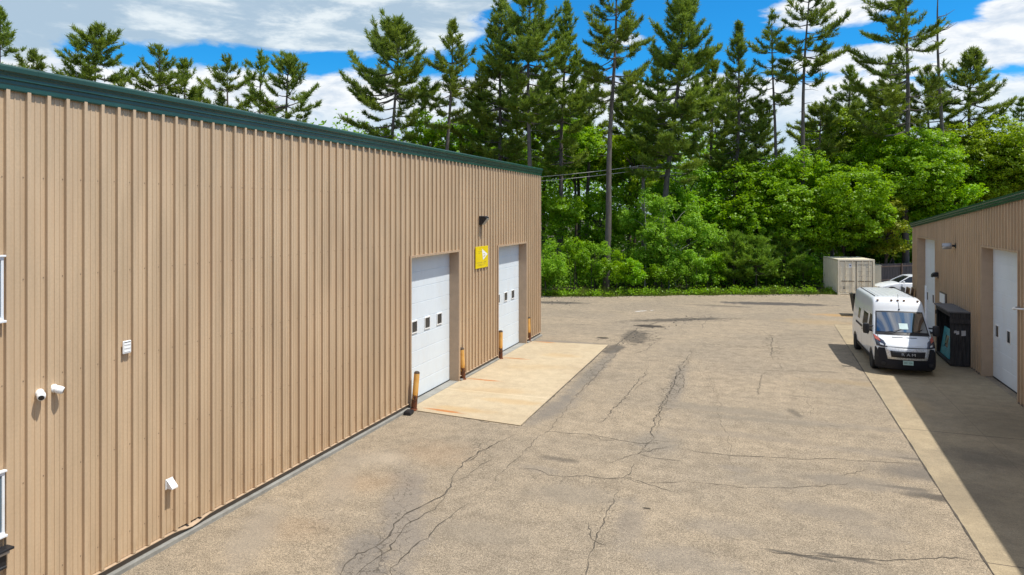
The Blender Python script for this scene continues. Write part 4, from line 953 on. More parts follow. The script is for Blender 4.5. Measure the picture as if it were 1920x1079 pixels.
# fence, box and bin behind
FENCEW = mat('weathered_fence_boards', (.115, .095, .088), .85, var=.35, scale=2, stretch=(4, 1, .5)); RAILW = mat('fence_rail_wood', (.30, .20, .15), .8, var=.25)
x0, y0 = at(1648, 56.5); x1, y1 = at(1790, 59.5)
an = math.atan2(y1 - y0, x1 - x0); ln = math.hypot(x1 - x0, y1 - y0)
fn = thing('board_fence', 'weathered dark board fence behind the white sedan', 'fence', (x0, y0, 0), an)
b = B(); k = 0.
while k < ln: b.box(k, k + .135, .05, .075, .03, 1.82 + random.uniform(-.02, .02)); k += .14
b.build('boards', FENCEW, fn, off=False)
for zz in (.45, 1.55): b = B(); b.box(0, ln, .0, .045, zz, zz + .11); b.build('rail', RAILW, fn, off=False)
for k in np.arange(0, ln, 2.4): b = B(); b.box(k + .02, k + .12, -.10, -.003, 0, 1.80); b.build('post', RAILW, fn, off=False)
x0, y0 = at(1645, 55.3)
sb = thing('storage_box', 'tall narrow beige box between the container and the board fence', 'box', (x0, y0, .004), R(10))
b = B(); b.box(-.30, .30, 0, 2.0, .05, 1.78); b.build('box_body', CONT, sb, off=False, bev=.02)
b = B(); b.box(-.33, .33, -.03, 2.03, 1.78, 1.83); b.build('lid', CONT, sb, off=False, bev=.01)
b = B(); b.box(-.24, .24, -.012, 0, .2, 1.65); b.build('door', CONT, sb, off=False)
x0, y0 = 5.1, 45.2
dbn = thing('dumpster', 'dark bin mostly hidden behind the white van', 'bin', (x0 + .78, y0, .004), R(3))
b = B(); b.extrude([(-.75, .15), (.75, .15), (.9, 1.15), (-.9, 1.15)], lambda u, z, a: (u, a, z), -.55, .65); b.build('bin_body', DKPL, dbn, off=False, bev=.02)
b = B(); b.extrude([(-.60, 1.17), (.7, 1.17), (.7, 1.22), (-.60, 1.36)], lambda u, z, a: (a, u, z), -.93, .93); b.build('lid', BLACK, dbn, off=False, bev=.02)
for sx_ in (-.6, .6):
    for sy_ in (-.4, .5): b = B(); b.cyl((sx_ - .03, sy_, .075), (sx_ + .03, sy_, .075), .075, n=12); b.build('wheel', TYRE, dbn, off=False)

# ------------------------------------------------------------------ beyond the trees: a pole line, parked trailers
POLEW = mat('grey_pole_wood', (.20, .17, .14), .85, var=.3, stretch=(4, 4, .5)); WIREM = mat('aluminium_wire', (.50, .50, .48), .45, metal=.4, var=.05)
for px, dd, zt, lab in ((1206, 57.5, 10.2, 'grey utility pole with crossarm among the trees, centre of its line'), (1560, 63, 9.6, 'grey utility pole with crossarm among the maples on the right'), (860, 58, 8.9, 'grey utility pole with crossarm among the trees behind the warehouse')):
    x, y = at(px, dd); up = thing('utility_pole', lab, 'utility pole', (x, y, 0), TH, 'utility poles behind the trees')
    b = B(); b.cyl((0, 0, -.2), (0, 0, zt), .17, .12, n=10); b.build('pole', POLEW, up, off=False, smooth=50)
    b = B(); b.box(-1.2, 1.2, -.19, -.09, zt - .55, zt - .42); b.build('crossarm', POLEW, up, off=False)
    for xx in (-1.1, -.5, .5, 1.1): b = B(); b.lathe([(.04, 0), (.06, .03), (.04, .06), (.06, .09), (.03, .13)], (xx, -.14, zt - .42), (0, 0, 1), 8); b.build('insulator', WHITE, up, off=False)
for k, (dy, dz, lab) in enumerate([(-.14, -.28, 'upper pale overhead wire strung between the utility poles'), (.16, -.62, 'lower pale overhead wire strung between the utility poles')]):
    pts = []
    for (pa_, da, za), (pb, db_, zb) in (((860, 58, 8.9), (1206, 57.5, 10.2)), ((1206, 57.5, 10.2), (1560, 63, 9.6))):
        a = Vector((*at(pa_, da), za + dz)); c = Vector((*at(pb, db_), zb + dz))
        for i in range(15): f_ = i / 14; p = a.lerp(c, f_); p.z -= .4 * 4 * f_ * (1 - f_) * .55; p.y += dy; pts.append(p)
    wr = thing('overhead_wire', lab, 'wire', pts[0], 0, 'overhead wires behind the trees'); b = B(); b.tube(pts, .024, 6); b.build('cable', WIREM, wr)
for px, dd, rz, lab in ((1325, 84, 8, 'low white box trailer glimpsed through the trees above the shrubs'), (1075, 80, 0, 'white box trailer glimpsed through the shrubs near the warehouse corner')):
    x, y = at(px, dd); tr = thing('box_trailer', lab, 'trailer', (x, y, 0), TH + R(rz)); ht = 3.0 if px > 1200 else 2.2
    b = B(); b.box(-3.2, 3.2, 0, 2.4, .55, ht); b.build('trailer_body', WHITE, tr, off=False, bev=.04)
    b = B(); b.box(-3.2, 3.2, -.03, 0, ht - 1.6, ht - .35); b.build('dark_side_band', BLACK, tr, off=False)
    for sx_ in (-1.2, 1.4): wh = wheel(tr, 0, 0, .4, .22, 1); wh.rotation_euler = (0, 0, R(-90)); wh.location = (sx_, 0, 0)
# ------------------------------------------------------------------ vegetation
def leaf_mat(name, c_lo, c_hi, back, trans=.35, rough=.45, spec=.35):
    m, t, b = new_mat(name)
    at_ = t.add('ShaderNodeAttribute'); at_.attribute_name = 'tint'
    oi = t.add('ShaderNodeObjectInfo')
    c = t.mix(at_.outputs['Fac'], c_lo, c_hi)
    hs = t.add('ShaderNodeHueSaturation'); t.put(hs.inputs['Color'], c)
    t.put(hs.inputs['Hue'], t.math('ADD', .493, t.math('MULTIPLY', oi.outputs['Random'], .014)))
    t.put(hs.inputs['Value'], t.math('ADD', .86, t.math('MULTIPLY', oi.outputs['Random'], .28)))
    t.put(b.inputs['Base Color'], hs.outputs[0]); b.inputs['Roughness'].default_value = rough; b.inputs['Specular IOR Level'].default_value = spec
    tr = t.add('ShaderNodeBsdfTranslucent'); t.put(tr.inputs['Color'], t.mix(.5, hs.outputs[0], back))
    mx = t.add('ShaderNodeMixShader'); mx.inputs[0].default_value = trans
    t.l.new(b.outputs[0], mx.inputs[1]); t.l.new(tr.outputs[0], mx.inputs[2]); t.l.new(mx.outputs[0], t.n['Material Output'].inputs['Surface'])
    return m
LEAF = leaf_mat('maple_leaf', (.14, .30, .004), (.32, .57, .008), (.40, .64, .006), .48)
LEAFY = leaf_mat('yellow_green_leaf', (.18, .30, .006), (.37, .51, .012), (.42, .58, .01), .48)
LEAFD = leaf_mat('dark_leaf', (.12, .265, .005), (.28, .50, .008), (.35, .58, .006), .45)
LEAFS = leaf_mat('sapling_leaf', (.16, .33, .02), (.34, .58, .032), (.38, .62, .025), .48)
LEAFO = leaf_mat('bronze_leaf', (.13, .24, .006), (.36, .36, .02), (.36, .46, .01), .42)
NEED = leaf_mat('pine_needle', (.095, .165, .026), (.285, .365, .040), (.31, .40, .024), .38, .5, .3)
NEEDY = leaf_mat('young_pine_needle', (.13, .26, .022), (.30, .46, .035), (.30, .46, .03), .36)
GRASS = leaf_mat('grass_blade', (.085, .13, .012), (.20, .24, .03), (.16, .22, .02), .3)
BARK = mat('grey_pine_bark', (.125, .105, .09), .9, var=.3, scale=2, stretch=(3, 3, .6), dirt=((.08, .065, .05), .7), bump=.5)
BARKD = mat('dark_bark', (.075, .06, .045), .9, var=.35, scale=2, stretch=(3, 3, .6))
BARKW = mat('pale_bark', (.33, .31, .27), .85, var=.25, scale=2, stretch=(3, 3, 1))

def foliage(name, V, tint, m, parent):
    """V: (faces, corners, 3)"""
    nf, k, _ = V.shape; me = bpy.data.meshes.new(name)
    me.vertices.add(nf * k); me.vertices.foreach_set('co', V.astype(np.float32).ravel())
    me.loops.add(nf * k); me.loops.foreach_set('vertex_index', np.arange(nf * k, dtype=np.int32))
    me.polygons.add(nf); me.polygons.foreach_set('loop_start', np.arange(0, nf * k, k, dtype=np.int32))
    a = me.attributes.new('tint', 'FLOAT', 'FACE'); a.data.foreach_set('value', np.clip(tint, 0, 1).astype(np.float32))
    me.materials.append(m); me.update(calc_edges=True)
    o = bpy.data.objects.new(name, me); COL.objects.link(o)
    if parent is not None: o.parent = parent
    return o
def unit(v): return v / np.maximum(np.linalg.norm(v, axis=-1, keepdims=True), 1e-6)
def leaf_quads(c, nrm, ln, g):
    n = len(c); t = unit(np.cross(nrm, g.normal(size=(n, 3)))); s = np.cross(nrm, t)
    L = (ln * g.uniform(.75, 1.3, n))[:, None]; W = L * .36
    up = nrm * L * .085
    return np.stack([c - t * L * .5, c + s * W + up, c + t * L * .5 - up, c - s * W + up], 1)
def sphere(n, g): return unit(g.normal(size=(n, 3)))

def branch_pts(p0, p1, sag, n=4):
    p0, p1 = np.array(p0, float), np.array(p1, float)
    return [tuple(p0 + (p1 - p0) * k + np.array([0, 0, sag * 4 * k * (1 - k)])) for k in np.linspace(0, 1, n)]

def broadleaf(name, label, cat, x, y, H, cr, cz0, seed, leafm, bark=BARKD, lobes=17, leaf=.19, dens=1., trunk_r=.16, group=None, sq=1.0, stems=1, loose=0.):
    g = np.random.default_rng(seed); root = thing(name, label, cat, (x, y, 0), g.uniform(0, 6.28), group)
    b = B(); zc, hz = (H + cz0) / 2, (H - cz0) / 2; f1, f2 = g.uniform(0, 6.28, 2)
    cen = []
    k = 0
    while len(cen) < lobes and k < 4000:
        k += 1; p = g.uniform(-1, 1, 3)
        rr = np.linalg.norm(p)
        if rr > 1 or rr < .35: continue
        az_ = math.atan2(p[1], p[0]); taper = (1 + .20 * math.sin(2 * az_ + f1) + .14 * math.sin(3 * az_ + f2 + p[2] * 2)) * 1.05 - .45 * max(0, p[2]) ** 1.5 - .25 * max(0, -p[2])
        q = np.array([p[0] * cr * taper * .78, p[1] * cr * taper * .78, zc + p[2] * hz * .82])
        if all(np.linalg.norm((q - c_) / (1, 1, .8)) > cr * .32 for c_ in cen): cen.append(q)
    cen = np.array(cen)
    for s_ in range(stems):
        ox, oy = (0, 0) if stems == 1 else g.normal(0, cr * .18, 2)
        top = (g.normal(0, .1) * cr + ox * 2, g.normal(0, .1) * cr + oy * 2, cz0 + (H - cz0) * .8)
        tp = [(ox, oy, -.1), (ox + g.normal(0, .05) * cr * .5, oy + g.normal(0, .04) * cr, max(.3, cz0 * .7)), (ox * 1.3 + g.normal(0, .07) * cr, oy * 1.3, (cz0 + H) / 2), top]
        b.tube(tp, [trunk_r, trunk_r * .85, trunk_r * .5, trunk_r * .14], 8)
    for c_ in cen:
        z0 = max(cz0 * .6, c_[2] - g.uniform(.5, 1.2) * cr * .6); b.tube(branch_pts((0, 0, min(z0, H * .7)), c_, g.uniform(-.05, .12) * cr), [trunk_r * .42, trunk_r * .3, trunk_r * .2, trunk_r * .08], 5)
    b.build('trunk', bark, root, off=False, smooth=60, fix=False)
    # leaf sprays round each lobe
    C, N, T = [], [], []
    for c_ in cen:
        lr = cr * g.uniform(.20, .42) * (1 - .25 * max(0, (c_[2] - zc) / hz))
        nc = int(max(6, 40 * dens * (lr / 1.2) ** 2))
        dirs = sphere(nc, g); dirs[:, 2] = np.where(dirs[:, 2] < -.3, dirs[:, 2] * .5, dirs[:, 2]); dirs = unit(dirs)
        cc = c_ + dirs * (lr * np.array([1, 1, .82])) * g.uniform(.72 - loose * .3, 1.12 + loose * .25, (nc, 1))
        tb = g.uniform(.2, .75, nc)
        for q, dd, tt in zip(cc, dirs, tb):
            nl = int(g.integers(24, 44)); r = g.uniform(.26, .50) * (leaf / .2)
            off = sphere(nl, g) * r * g.uniform(.3, 1, (nl, 1)) ** .5 * np.array([1.1, 1.1, .62 + loose * .7])
            C.append(q + off); N.append(dd * .55 + np.array([0, 0, .75]) + g.normal(0, .48, (nl, 3))); T.append(np.clip(tt + g.normal(0, .16, nl), 0, 1))
    C = np.concatenate(C); N = unit(np.concatenate(N)); T = np.concatenate(T)
    ok = C[:, 2] > .05
    foliage('crown', leaf_quads(C[ok], N[ok], leaf, g), T[ok], leafm, root)
    return root

def needles(p, d, ln, g, n):
    """brushes of needles: at points p along directions d"""
    m = len(p); P = np.repeat(p, n, 0); D = np.repeat(d, n, 0)
    back = g.uniform(0, 1, (m * n, 1)); P = P - D * ln * .9 * back
    v = unit(D * .85 + g.normal(0, .52, (m * n, 3)) + np.array([0, 0, .12])); L = ln * g.uniform(.7, 1.25, (m * n, 1))
    s = unit(np.cross(v, g.normal(size=(m * n, 3)))) * L * .085
    return np.stack([P - s, P + s, P + v * L + s * .25, P + v * L - s * .25], 1)

def pine(name, label, x, y, H, cz, width, seed, lean=(0, 0), trunk_r=.24, m=NEED, bark=BARK, whorl=.62, flat=0., gap=.20, top_shape=.9, sparse=0., cat='pine tree', tuft=.31, group=None, lop=None, dead=0., dens=1.):
    """white pine: whorls of limbs turning up at the tip, needles in brushes on side twigs"""
    g = np.random.default_rng(seed); root = thing(name, label, cat, (x, y, 0), 0, group)
    b = B(); ax = lambda z: np.array([lean[0] * (z / H) + .10 * math.sin(z * .35 + seed) * min(1, z / 8), lean[1] * (z / H), z])
    zs = np.linspace(-.1, H - .15, 14); rad = [max(.015, trunk_r * (1 - z / H) ** .8 + .012) for z in zs]
    b.tube([tuple(ax(z)) for z in zs], rad, 9)
    P, D, T = [], [], []
    z = H - .25; k = 0
    while z > cz:
        u = (H - z) / (H - cz)                                  # 0 at the tip, 1 at the lowest limb
        prof = (u / .55) ** top_shape if u < .55 else 1 - .30 * ((u - .55) / .45) ** 1.5
        nb = int(g.integers(3, 9)) if u > .08 else 4
        a0 = g.uniform(0, 6.28)
        for i in range(nb):
            if g.uniform() < gap + sparse * u: continue
            a = a0 + i * 6.283 / nb + g.normal(0, .25); L = max(.35, width * prof * (g.uniform(.62, 1.12) if g.uniform() < .8 else g.uniform(1.05, 1.4)))
            if lop is not None: L *= 1 + lop[1] * math.cos(a - lop[0])
            sagk = g.uniform(0, 1); rise = math.radians((58 - 62 * min(1, u * 1.5)) * (1 - flat) + g.normal(2, 9)); hd = np.array([math.cos(a), math.sin(a), 0])
            sr = np.linspace(0, 1, 6); base = ax(z)
            pts = [base + hd * (L * s * math.cos(rise)) + np.array([0, 0, L * s * math.sin(rise) - (.06 + .10 * sagk) * L * math.sin(math.pi * s) * (u > .3) + .16 * L * s ** 3]) for s in sr]
            b.tube([tuple(p) for p in pts], [max(.010, (.016 + .014 * L) * (1 - .8 * s)) for s in sr], 5)
            if g.uniform() < dead * max(0, u - .4) * 2: continue
            tb = g.uniform(.15, .75); side = np.array([-hd[1], hd[0], 0])
            nt = max(3, int(L / .19 * dens))
            for j in range(nt):
                s = g.uniform(.28 + .12 * (u > .6), 1.); f = s * 5; i0 = min(4, int(f)); q = pts[i0] + (pts[i0 + 1] - pts[i0]) * (f - i0); td = unit(pts[i0 + 1] - pts[i0])
                tw = (1.15 - s) * L * .42 * g.uniform(.5, 1.1) + .12; sgn = 1 if g.uniform() < .5 else -1
                dv = unit(td * .75 + side * sgn * g.uniform(.4, 1.0) + np.array([0, 0, g.uniform(.0, .35)]))
                for e in np.arange(.10, tw + .10, .17):
                    P.append(q + dv * e + g.normal(0, .05, 3)); D.append(unit(dv + np.array([0, 0, .22]) + g.normal(0, .15, 3))); T.append(tb + g.normal(0, .12))
            P.append(pts[-1]); D.append(unit(pts[-1] - pts[-2] + np.array([0, 0, .1]))); T.append(tb)
        z -= whorl * g.uniform(.55, 1.35) * (.6 + .5 * min(1, u * 2)); k += 1
    for e in np.arange(0, .7, .16): P.append(ax(H - e)); D.append(unit(np.array([g.normal(0, .3), g.normal(0, .3), 1.]))); T.append(.4)
    # bare stubs under the crown
    for i in range(int(6 + 10 * sparse)):
        zz = g.uniform(min(max(2, cz - 5), cz), cz + .5); a = g.uniform(0, 6.28); L = g.uniform(.4, width * .6); p = ax(zz)
        b.tube([tuple(p), tuple(p + np.array([math.cos(a) * L * .6, math.sin(a) * L * .6, .02 * L])), tuple(p + np.array([math.cos(a) * L, math.sin(a) * L, -.12 * L]))], [.03, .02, .008], 4)
    b.build('trunk', bark, root, off=False, smooth=60, fix=False)
    n = 11; V = needles(np.array(P), np.array(D), tuft, g, n)
    foliage('crown', V, np.repeat(np.array(T), n) + g.normal(0, .14, len(V)), m, root)
    return root

def top_z(py, d): return CH + (HY - py) * d / F
def pine_at(px, pxb, top, d, bot, hw, seed, label, **kw):
    H = top_z(top, d); x, y = at(pxb, d); s = d / F
    lx = (px - pxb) * s
    return pine('pine_tree', label, x, y, H, max(1.0, top_z(bot, d)), hw * s * 1.02, seed, lean=(lx * CT, lx * ST), **kw)
G1 = 'white pines rising over the wood'
for i, (px, pxb, top, d, bot, hw, label, kw) in enumerate([
    (0, 0, 18, 55, 190, 40, 'white pine cut by the left edge of the photo above the green gutter', {}),
    (62, 58, 98, 60, 190, 38, 'low white pine top just over the gutter, second from the left edge', {}),
    (178, 172, 52, 57, 230, 78, 'broad topped white pine standing clear against the blue gap behind the warehouse', dict(top_shape=.7, flat=.2)),
    (298, 290, 88, 58, 230, 52, 'dense white pine with a narrow twin on its right, behind the warehouse', {}),
    (345, 350, 116, 61, 230, 46, 'shorter white pine hugging the right side of a dense pine behind the warehouse', {}),
    (428, 424, 113, 59, 230, 52, 'pointed white pine behind the middle of the long gutter', {}),
    (490, 486, 101, 61, 230, 48, 'thin airy white pine, left of the last pine before the sky gap', dict(sparse=.25)),
    (540, 533, 107, 58, 260, 62, 'dense olive white pine, last one before the open sky gap', dict(top_shape=.75)),
    (748, 722, 40, 58, 262, 84, 'ragged white pine with spreading lower limbs right of the sky gap', dict(top_shape=.75, gap=.22, lop=(R(190), .25))),
    (850, 826, 43, 57, 235, 58, 'slender spire topped white pine with visible dark trunk, left of the tall clump', dict(gap=.2)),
    (905, 880, 120, 61, 340, 48, 'dark lower white pine filling in front of the tall clump', {}),
    (943, 930, -25, 58.5, 345, 62, 'left one of three tall white pines in the clump over the warehouse end', dict(gap=.08)),
    (993, 991, -60, 56, 235, 66, 'tallest middle pine of the clump, grey trunk bare above the gutter end', dict(gap=.1, dens=1.15)),
    (1062, 1046, 8, 60, 330, 56, 'right one of three tall white pines in the clump over the warehouse end', dict(gap=.1)),
    (1157, 1136, -75, 54.5, 192, 62, 'tall white pine with long bare grey trunk in front of the wood', dict(trunk_r=.27, gap=.15, sparse=.2, top_shape=.75)),
    (1288, 1234, -40, 57, 330, 82, 'wide white pine on a leaning grey trunk, centre right', dict(trunk_r=.29, top_shape=.75, gap=.08, dens=1.1)),
    (1387, 1376, 46, 60, 340, 48, 'narrow dark white pine between the leaning pine and the bare stemmed pair', {}),
    (1449, 1455, 22, 60, 205, 44, 'slim white pine on a bare straight trunk, left of the bare stemmed pair', dict(trunk_r=.2, gap=.25, sparse=.3)),
    (1517, 1494, -45, 58, 165, 66, 'tall dark white pine with flat upper limbs, right of the bare stemmed pair', dict(gap=.22, sparse=.3, flat=.35, top_shape=.55)),
    (1420, 1416, 196, 63, 360, 60, 'dark bushy low pine between the bare stems, left of two', dict(flat=.5, top_shape=.5)),
    (1540, 1536, 200, 63.5, 360, 64, 'dark bushy low pine between the bare stems, right of two', dict(flat=.5, top_shape=.5)),
    (1592, 1582, 126, 66, 300, 48, 'short white pine alone in the white cloud gap', dict(flat=.2)),
    (1702, 1698, -55, 59, 262, 92, 'very tall irregular white pine with flat plates of limbs beside the dead snag', dict(gap=.26, sparse=.22, flat=.75, top_shape=.6, lop=(R(200), .3), whorl=1.0, trunk_r=.3)),
    (1672, 1668, 108, 65, 280, 46, 'lower white pine left of the flat limbed giant', {}),
    (1742, 1738, 128, 63, 290, 52, 'bushy white pine at the foot of the dead snag', dict(dens=1.2)),
    (1822, 1812, 96, 63, 270, 60, 'full white pine right of the dead snag', dict(top_shape=.7)),
    (1916, 1916, 188, 72, 300, 30, 'small far white pine at the right edge of the photo', {}),
    (1232, 1228, 100, 64, 300, 44, 'half hidden white pine left of the leaning trunk', {}),
    (1335, 1330, 95, 65, 320, 44, 'half hidden white pine right of the leaning trunk', {}),
    (1105, 1100, 120, 66, 300, 42, 'half hidden white pine left of the long bare grey trunk', {}),
    (1640, 1636, 165, 70, 300, 44, 'far low white pine between the cloud gap pine and the flat limbed giant', {}),
    (800, 795, 150, 64, 300, 42, 'half hidden white pine between the ragged and the spire topped pine', {}),
]): pine_at(px, pxb, top, d, bot, hw, 100 + i, label, group=G1, **kw)
for i, (px, top, d, hw) in enumerate([(968, 128, 68, 46), (1020, 150, 70, 44), (1180, 140, 70, 46), (1360, 165, 70, 40), (1085, 175, 71, 40), (900, 170, 68, 40)]):
    pine_at(px, px, top, d, 330, hw, 700 + i, 'far white pine half hidden in the rear row of the wood', group='half hidden pines in the rear row', gap=.05, top_shape=.6)

# the dead snag
x, y = at(1757, 60); H = top_z(-15, 60)
sn = thing('dead_tree', 'dead bare pine snag with broken grey branches', 'dead tree', (x, y, 0)); g = np.random.default_rng(5); b = B()
b.tube([(.35 * math.sin(z * .2) + z * .016, 0, z) for z in np.linspace(-.1, H, 16)], [max(.03, .20 * (1 - z / H) ** .7 + .03) for z in np.linspace(0, H, 16)], 8); b.build('trunk', BARK, sn, off=False, smooth=60)
for i in range(26):
    z = g.uniform(9, H - .3); a = (0 if g.uniform() < .6 else math.pi) + g.normal(0, .8); L = g.uniform(.5, 2.6) * (1.1 - .5 * z / H); p = np.array([.35 * math.sin(z * .2) + z * .016, 0, z]); hd = np.array([math.cos(a), math.sin(a), 0])
    b = B(); b.tube([tuple(p), tuple(p + hd * L * .5 + [0, 0, .12 * L]), tuple(p + hd * L + [0, 0, (.45 if i % 3 else -.1) * L])], [.05, .03, .01], 5)
    if L > 1.2: b.tube([tuple(p + hd * L * .5 + [0, 0, .12 * L]), tuple(p + hd * L * .75 + [g.normal(0, .2), g.normal(0, .2), .5 * L * .6])], [.025, .008], 4)
    b.build('branch', BARK, sn, off=False)
for cx in (-.8, .0, .7):
    P_ = [np.array([.25 + cx + g.normal(0, .22), g.normal(0, .2), 15.7 + g.normal(0, .12)]) for q in range(9)]; D_ = [unit(np.array([g.normal(0, 1), g.normal(0, .5), .3])) for q in P_]
    V = needles(np.array(P_), np.array(D_), .4, g, 12); foliage('needle_clump', V, g.uniform(.1, .7, len(V)), NEED, sn)

def broad_at(px, top, bot, hw, d, seed, leafm, label, name='maple_tree', cat='tree', **kw):
    x, y = at(px, d); return broadleaf(name, label, cat, x, y, top_z(top, d), hw * 1.18 * d / F, max(.3, top_z(bot, d)), seed, leafm, **kw)
G2 = 'leafy trees along the edge of the wood'
for i, (px, top, bot, hw, d, m_, label, kw) in enumerate([
    (1498, 288, 470, 118, 58, LEAF, 'bright green round maple behind the young pines', dict(lobes=26)),
    (1672, 236, 455, 108, 61, LEAF, 'largest bright green maple, over the shipping container', dict(lobes=26)),
    (1832, 214, 420, 100, 62, LEAFY, 'yellowish maple over the far end of the workshop roof', dict(lobes=24)),
    (1925, 205, 400, 80, 58, LEAFY, 'yellow green maple cut by the right edge of the photo', dict(lobes=14)),
    (1762, 300, 440, 64, 59, LEAF, 'middle green tree between the two big maples, low over the workshop eave', {}),
    (1600, 192, 330, 76, 66, LEAFY, 'olive green tree under the lone pine in the cloud gap', dict(lobes=14)),
    (1388, 262, 440, 66, 64, LEAFD, 'dark green tree left of the round bright maple', {}),
    (1188, 208, 400, 66, 66, LEAFY, 'sunlit yellow green tree right of the long bare trunk', dict(lobes=14)),
    (1290, 300, 470, 64, 60, LEAFD, 'dark green tree below the leaning pine', {}),
    (1078, 205, 360, 62, 65, LEAF, 'mid green tree left of the long bare trunk, high up', {}),
    (1052, 322, 480, 54, 57, LEAFD, 'dark leafy tree beside the warehouse corner', dict(lobes=12)),
    (1132, 340, 490, 58, 60, LEAFD, 'shaded dark tree behind the bare grey trunk', {}),
    (968, 245, 420, 58, 63, LEAFD, 'leafy tree behind the gutter end', {}),
    (868, 185, 380, 62, 63, LEAF, 'bright leafy tree under the spire topped pine', {}),
    (800, 198, 380, 48, 61, LEAF, 'smaller bright leafy tree between two pines behind the gutter', {}),
    (715, 222, 380, 56, 58, LEAFY, 'olive leafy tree at the foot of the ragged pine', {}),
    (1662, 352, 500, 56, 57, LEAFO, 'green maple with a few bronze sprays behind the container', dict(lobes=11)),
    (1350, 345, 480, 52, 59, LEAF, 'light green tree over the left young pine', dict(lobes=11)),
    (1580, 330, 470, 50, 59, LEAF, 'bright low tree just left of the container', dict(lobes=11)),
]): broad_at(px, top, bot, hw, d, 300 + i, m_, label, group=G2, **kw)

G3 = 'saplings and shrubs at the edge of the yard'
for i, (px, top, bot, hw, d, m_, nm, label, kw) in enumerate([
    (1212, 338, 530, 50, 54.5, LEAFS, 'sapling', 'tall pale sapling clump, taller left half, centre of the wood edge', dict(lobes=15, bark=BARKW, trunk_r=.07, stems=2, loose=.6)),
    (1268, 352, 535, 52, 53.8, LEAFS, 'sapling', 'tall pale sapling with a white stem, right half of the centre clump', dict(lobes=15, bark=BARKW, trunk_r=.07, stems=2, loose=.6)),
    (1032, 452, 546, 42, 51, LEAFS, 'shrub', 'leafy shrub at the warehouse corner', dict(lobes=12, stems=3, trunk_r=.04)),
    (1078, 436, 546, 36, 52.5, LEAFD, 'shrub', 'dark shrub left of the bare grey trunk', dict(lobes=11, stems=3, trunk_r=.04)),
    (1118, 428, 546, 30, 53, LEAFS, 'shrub', 'upright shrub touching the bare grey trunk', dict(lobes=10, stems=2, trunk_r=.04)),
    (1156, 464, 548, 25, 51.6, LEAF, 'sapling', 'bright upright sapling at the asphalt edge, right of the bare trunk', dict(lobes=9, trunk_r=.035, loose=.4)),
    (1188, 474, 550, 22, 51.0, LEAF, 'sapling', 'smallest bright sapling at the asphalt edge with tiers of leaves', dict(lobes=8, trunk_r=.03, loose=.5)),
    (1232, 455, 548, 36, 53, LEAFD, 'shrub', 'dark shrub below the pale sapling clump', dict(lobes=11, stems=3, trunk_r=.04)),
    (1292, 462, 548, 30, 52.6, LEAFS, 'shrub', 'light shrub right of the pale sapling clump', dict(lobes=10, stems=2, trunk_r=.04, loose=.3)),
    (1335, 466, 546, 27, 53, LEAF, 'shrub', 'bright shrub left of the young pines', dict(lobes=9, stems=2, trunk_r=.04, loose=.3)),
    (1508, 466, 545, 28, 55, LEAF, 'shrub', 'bright loose shrub right of the young pines', dict(lobes=10, stems=3, trunk_r=.04, loose=.3)),
    (1536, 478, 540, 22, 57, LEAFS, 'shrub', 'small shrub against the left side of the container', dict(lobes=8, stems=3, trunk_r=.03)),
    (1612, 440, 500, 44, 66, LEAFD, 'shrub', 'dark bush showing over the container roof', dict(lobes=10, stems=3)),
    (1690, 450, 520, 40, 64, LEAFS, 'shrub', 'green bush showing over the board fence', dict(lobes=10, stems=3)),
]): broad_at(px, top, bot, hw, d, 400 + i, m_, label, name=nm, cat='young tree' if nm == 'sapling' else 'shrub', leaf=.125, dens=2.6, group=G3, **{'loose': .5, **kw})
for i, (px, top, d, hw, label) in enumerate([(1376, 444, 54, 42, 'left soft young pine at the asphalt edge'), (1418, 452, 53.4, 40, 'middle soft young pine at the asphalt edge'), (1472, 446, 55, 44, 'right soft young pine at the asphalt edge')]):
    pine_at(px, px, top, d, 540, hw, 500 + i, label, m=NEEDY, bark=BARKD, trunk_r=.06, whorl=.34, gap=.02, top_shape=.65, tuft=.24, dens=2.0, group='young pines at the asphalt edge')

# the wood behind: too thick to count
g = np.random.default_rng(77); C, N, T = [], [], []
for i in range(4200):
    d = g.uniform(67, 92); px = g.uniform(560, 2150); top = (15.5 if px < 1380 else 12.5) - 4.5 * (.5 + .5 * math.sin(px * .031 + d * .5) * math.cos(px * .0087 + 1)) + g.normal(0, .6)
    z = top * g.uniform(.02, 1) ** .8; x, y = at(px, d); nl = 26
    C.append(np.array([x, y, z]) + g.normal(0, 1, (nl, 3)) * np.array([.75, .75, .5])); N.append(np.array([.2, -.4, .7]) + g.normal(0, .5, (nl, 3))); T.append(np.clip(g.uniform(.1, .8) + g.normal(0, .15, nl), 0, 1))
C, N, T = np.concatenate(C), unit(np.concatenate(N)), np.concatenate(T); ok = C[:, 2] > .05
fw = struct(foliage('far_woods', leaf_quads(C[ok], N[ok], .42, g), T[ok], LEAFD, None), 'stuff')
# shaded undergrowth between the trunks
C, N, T = [], [], []
for i in range(1900):
    d = g.uniform(54.5, 66); px = g.uniform(985, 1545); x, y = at(px, d); z = abs(g.normal(0, 1.5)) + .1; nl = 22
    C.append(np.array([x, y, z]) + g.normal(0, 1, (nl, 3)) * np.array([.45, .45, .3])); N.append(np.array([.1, -.3, .8]) + g.normal(0, .5, (nl, 3))); T.append(np.clip(g.uniform(.1, .8) + g.normal(0, .15, nl), 0, 1))
C, N, T = np.concatenate(C), unit(np.concatenate(N)), np.concatenate(T); ok = C[:, 2] > .03
struct(foliage('undergrowth', leaf_quads(C[ok], N[ok], .20, g), T[ok], LEAFS, None), 'stuff')
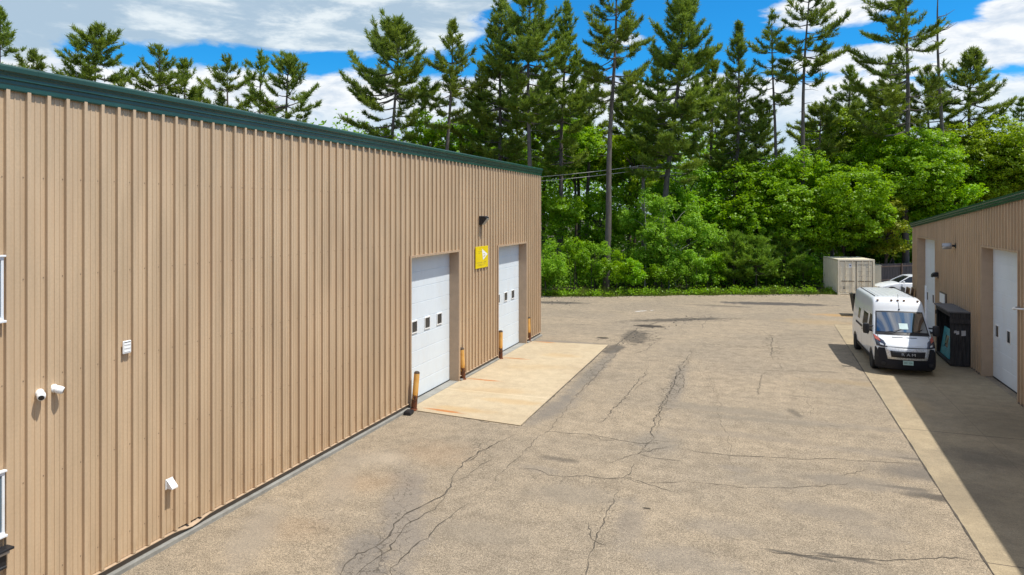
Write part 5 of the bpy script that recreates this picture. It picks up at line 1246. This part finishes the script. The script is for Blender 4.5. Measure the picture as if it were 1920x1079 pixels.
# grass and weeds along the asphalt edge
E_ = np.array(EDGE[2:11]); seg = np.linalg.norm(E_[1:] - E_[:-1], axis=1); cum = np.concatenate([[0], np.cumsum(seg)])
n = 26000; u = g.uniform(0, cum[-1], n); k = np.clip(np.searchsorted(cum, u) - 1, 0, len(seg) - 1); f_ = ((u - cum[k]) / seg[k])[:, None]
base = E_[k] + (E_[k + 1] - E_[k]) * f_; tn = unit(E_[k + 1] - E_[k]); nr = np.stack([-tn[:, 1], tn[:, 0]], 1)
off = np.abs(g.normal(0, 1.5, n)) - .08 + .25 * np.sin(u * 1.7); p = np.concatenate([base + nr * off[:, None], np.zeros((n, 1))], 1)
h = g.uniform(.10, .34, n) * (.7 + .6 * (np.sin(u * 2.3) * np.sin(u * .9 + 1) > .1)) * np.clip(off + .35, .3, 1.2)
v = unit(np.stack([g.normal(0, .4, n), g.normal(0, .4, n), np.ones(n)], 1)); s_ = unit(np.cross(v, g.normal(size=(n, 3)))) * .016
V = np.stack([p - s_, p + s_, p + v * h[:, None] + s_ * .2, p + v * h[:, None] - s_ * .2], 1)
struct(foliage('grass', V, g.uniform(.1, .9, n), GRASS, None), 'stuff')
C, N, T = [], [], []
for i in range(330):
    uu = g.uniform(0, cum[-1]); k = min(len(seg) - 1, int(np.searchsorted(cum, uu)) - 1); f_ = (uu - cum[k]) / seg[k]; q = E_[k] + (E_[k + 1] - E_[k]) * f_; tn_ = unit((E_[k + 1] - E_[k])[None])[0]; q = q + np.array([-tn_[1], tn_[0]]) * (abs(g.normal(0, .9)) + .25)
    nl = 20; hh = g.uniform(.12, .5); C.append(np.array([*q, hh * .6]) + g.normal(0, 1, (nl, 3)) * np.array([.16, .16, hh * .35])); N.append(np.array([0, -.2, 1]) + g.normal(0, .5, (nl, 3))); T.append(g.uniform(.1, .9, nl))
C, N, T = np.concatenate(C), unit(np.concatenate(N)), np.concatenate(T); ok = C[:, 2] > .01
struct(foliage('weeds', leaf_quads(C[ok], N[ok], .13, g), T[ok], LEAFD, None), 'stuff')
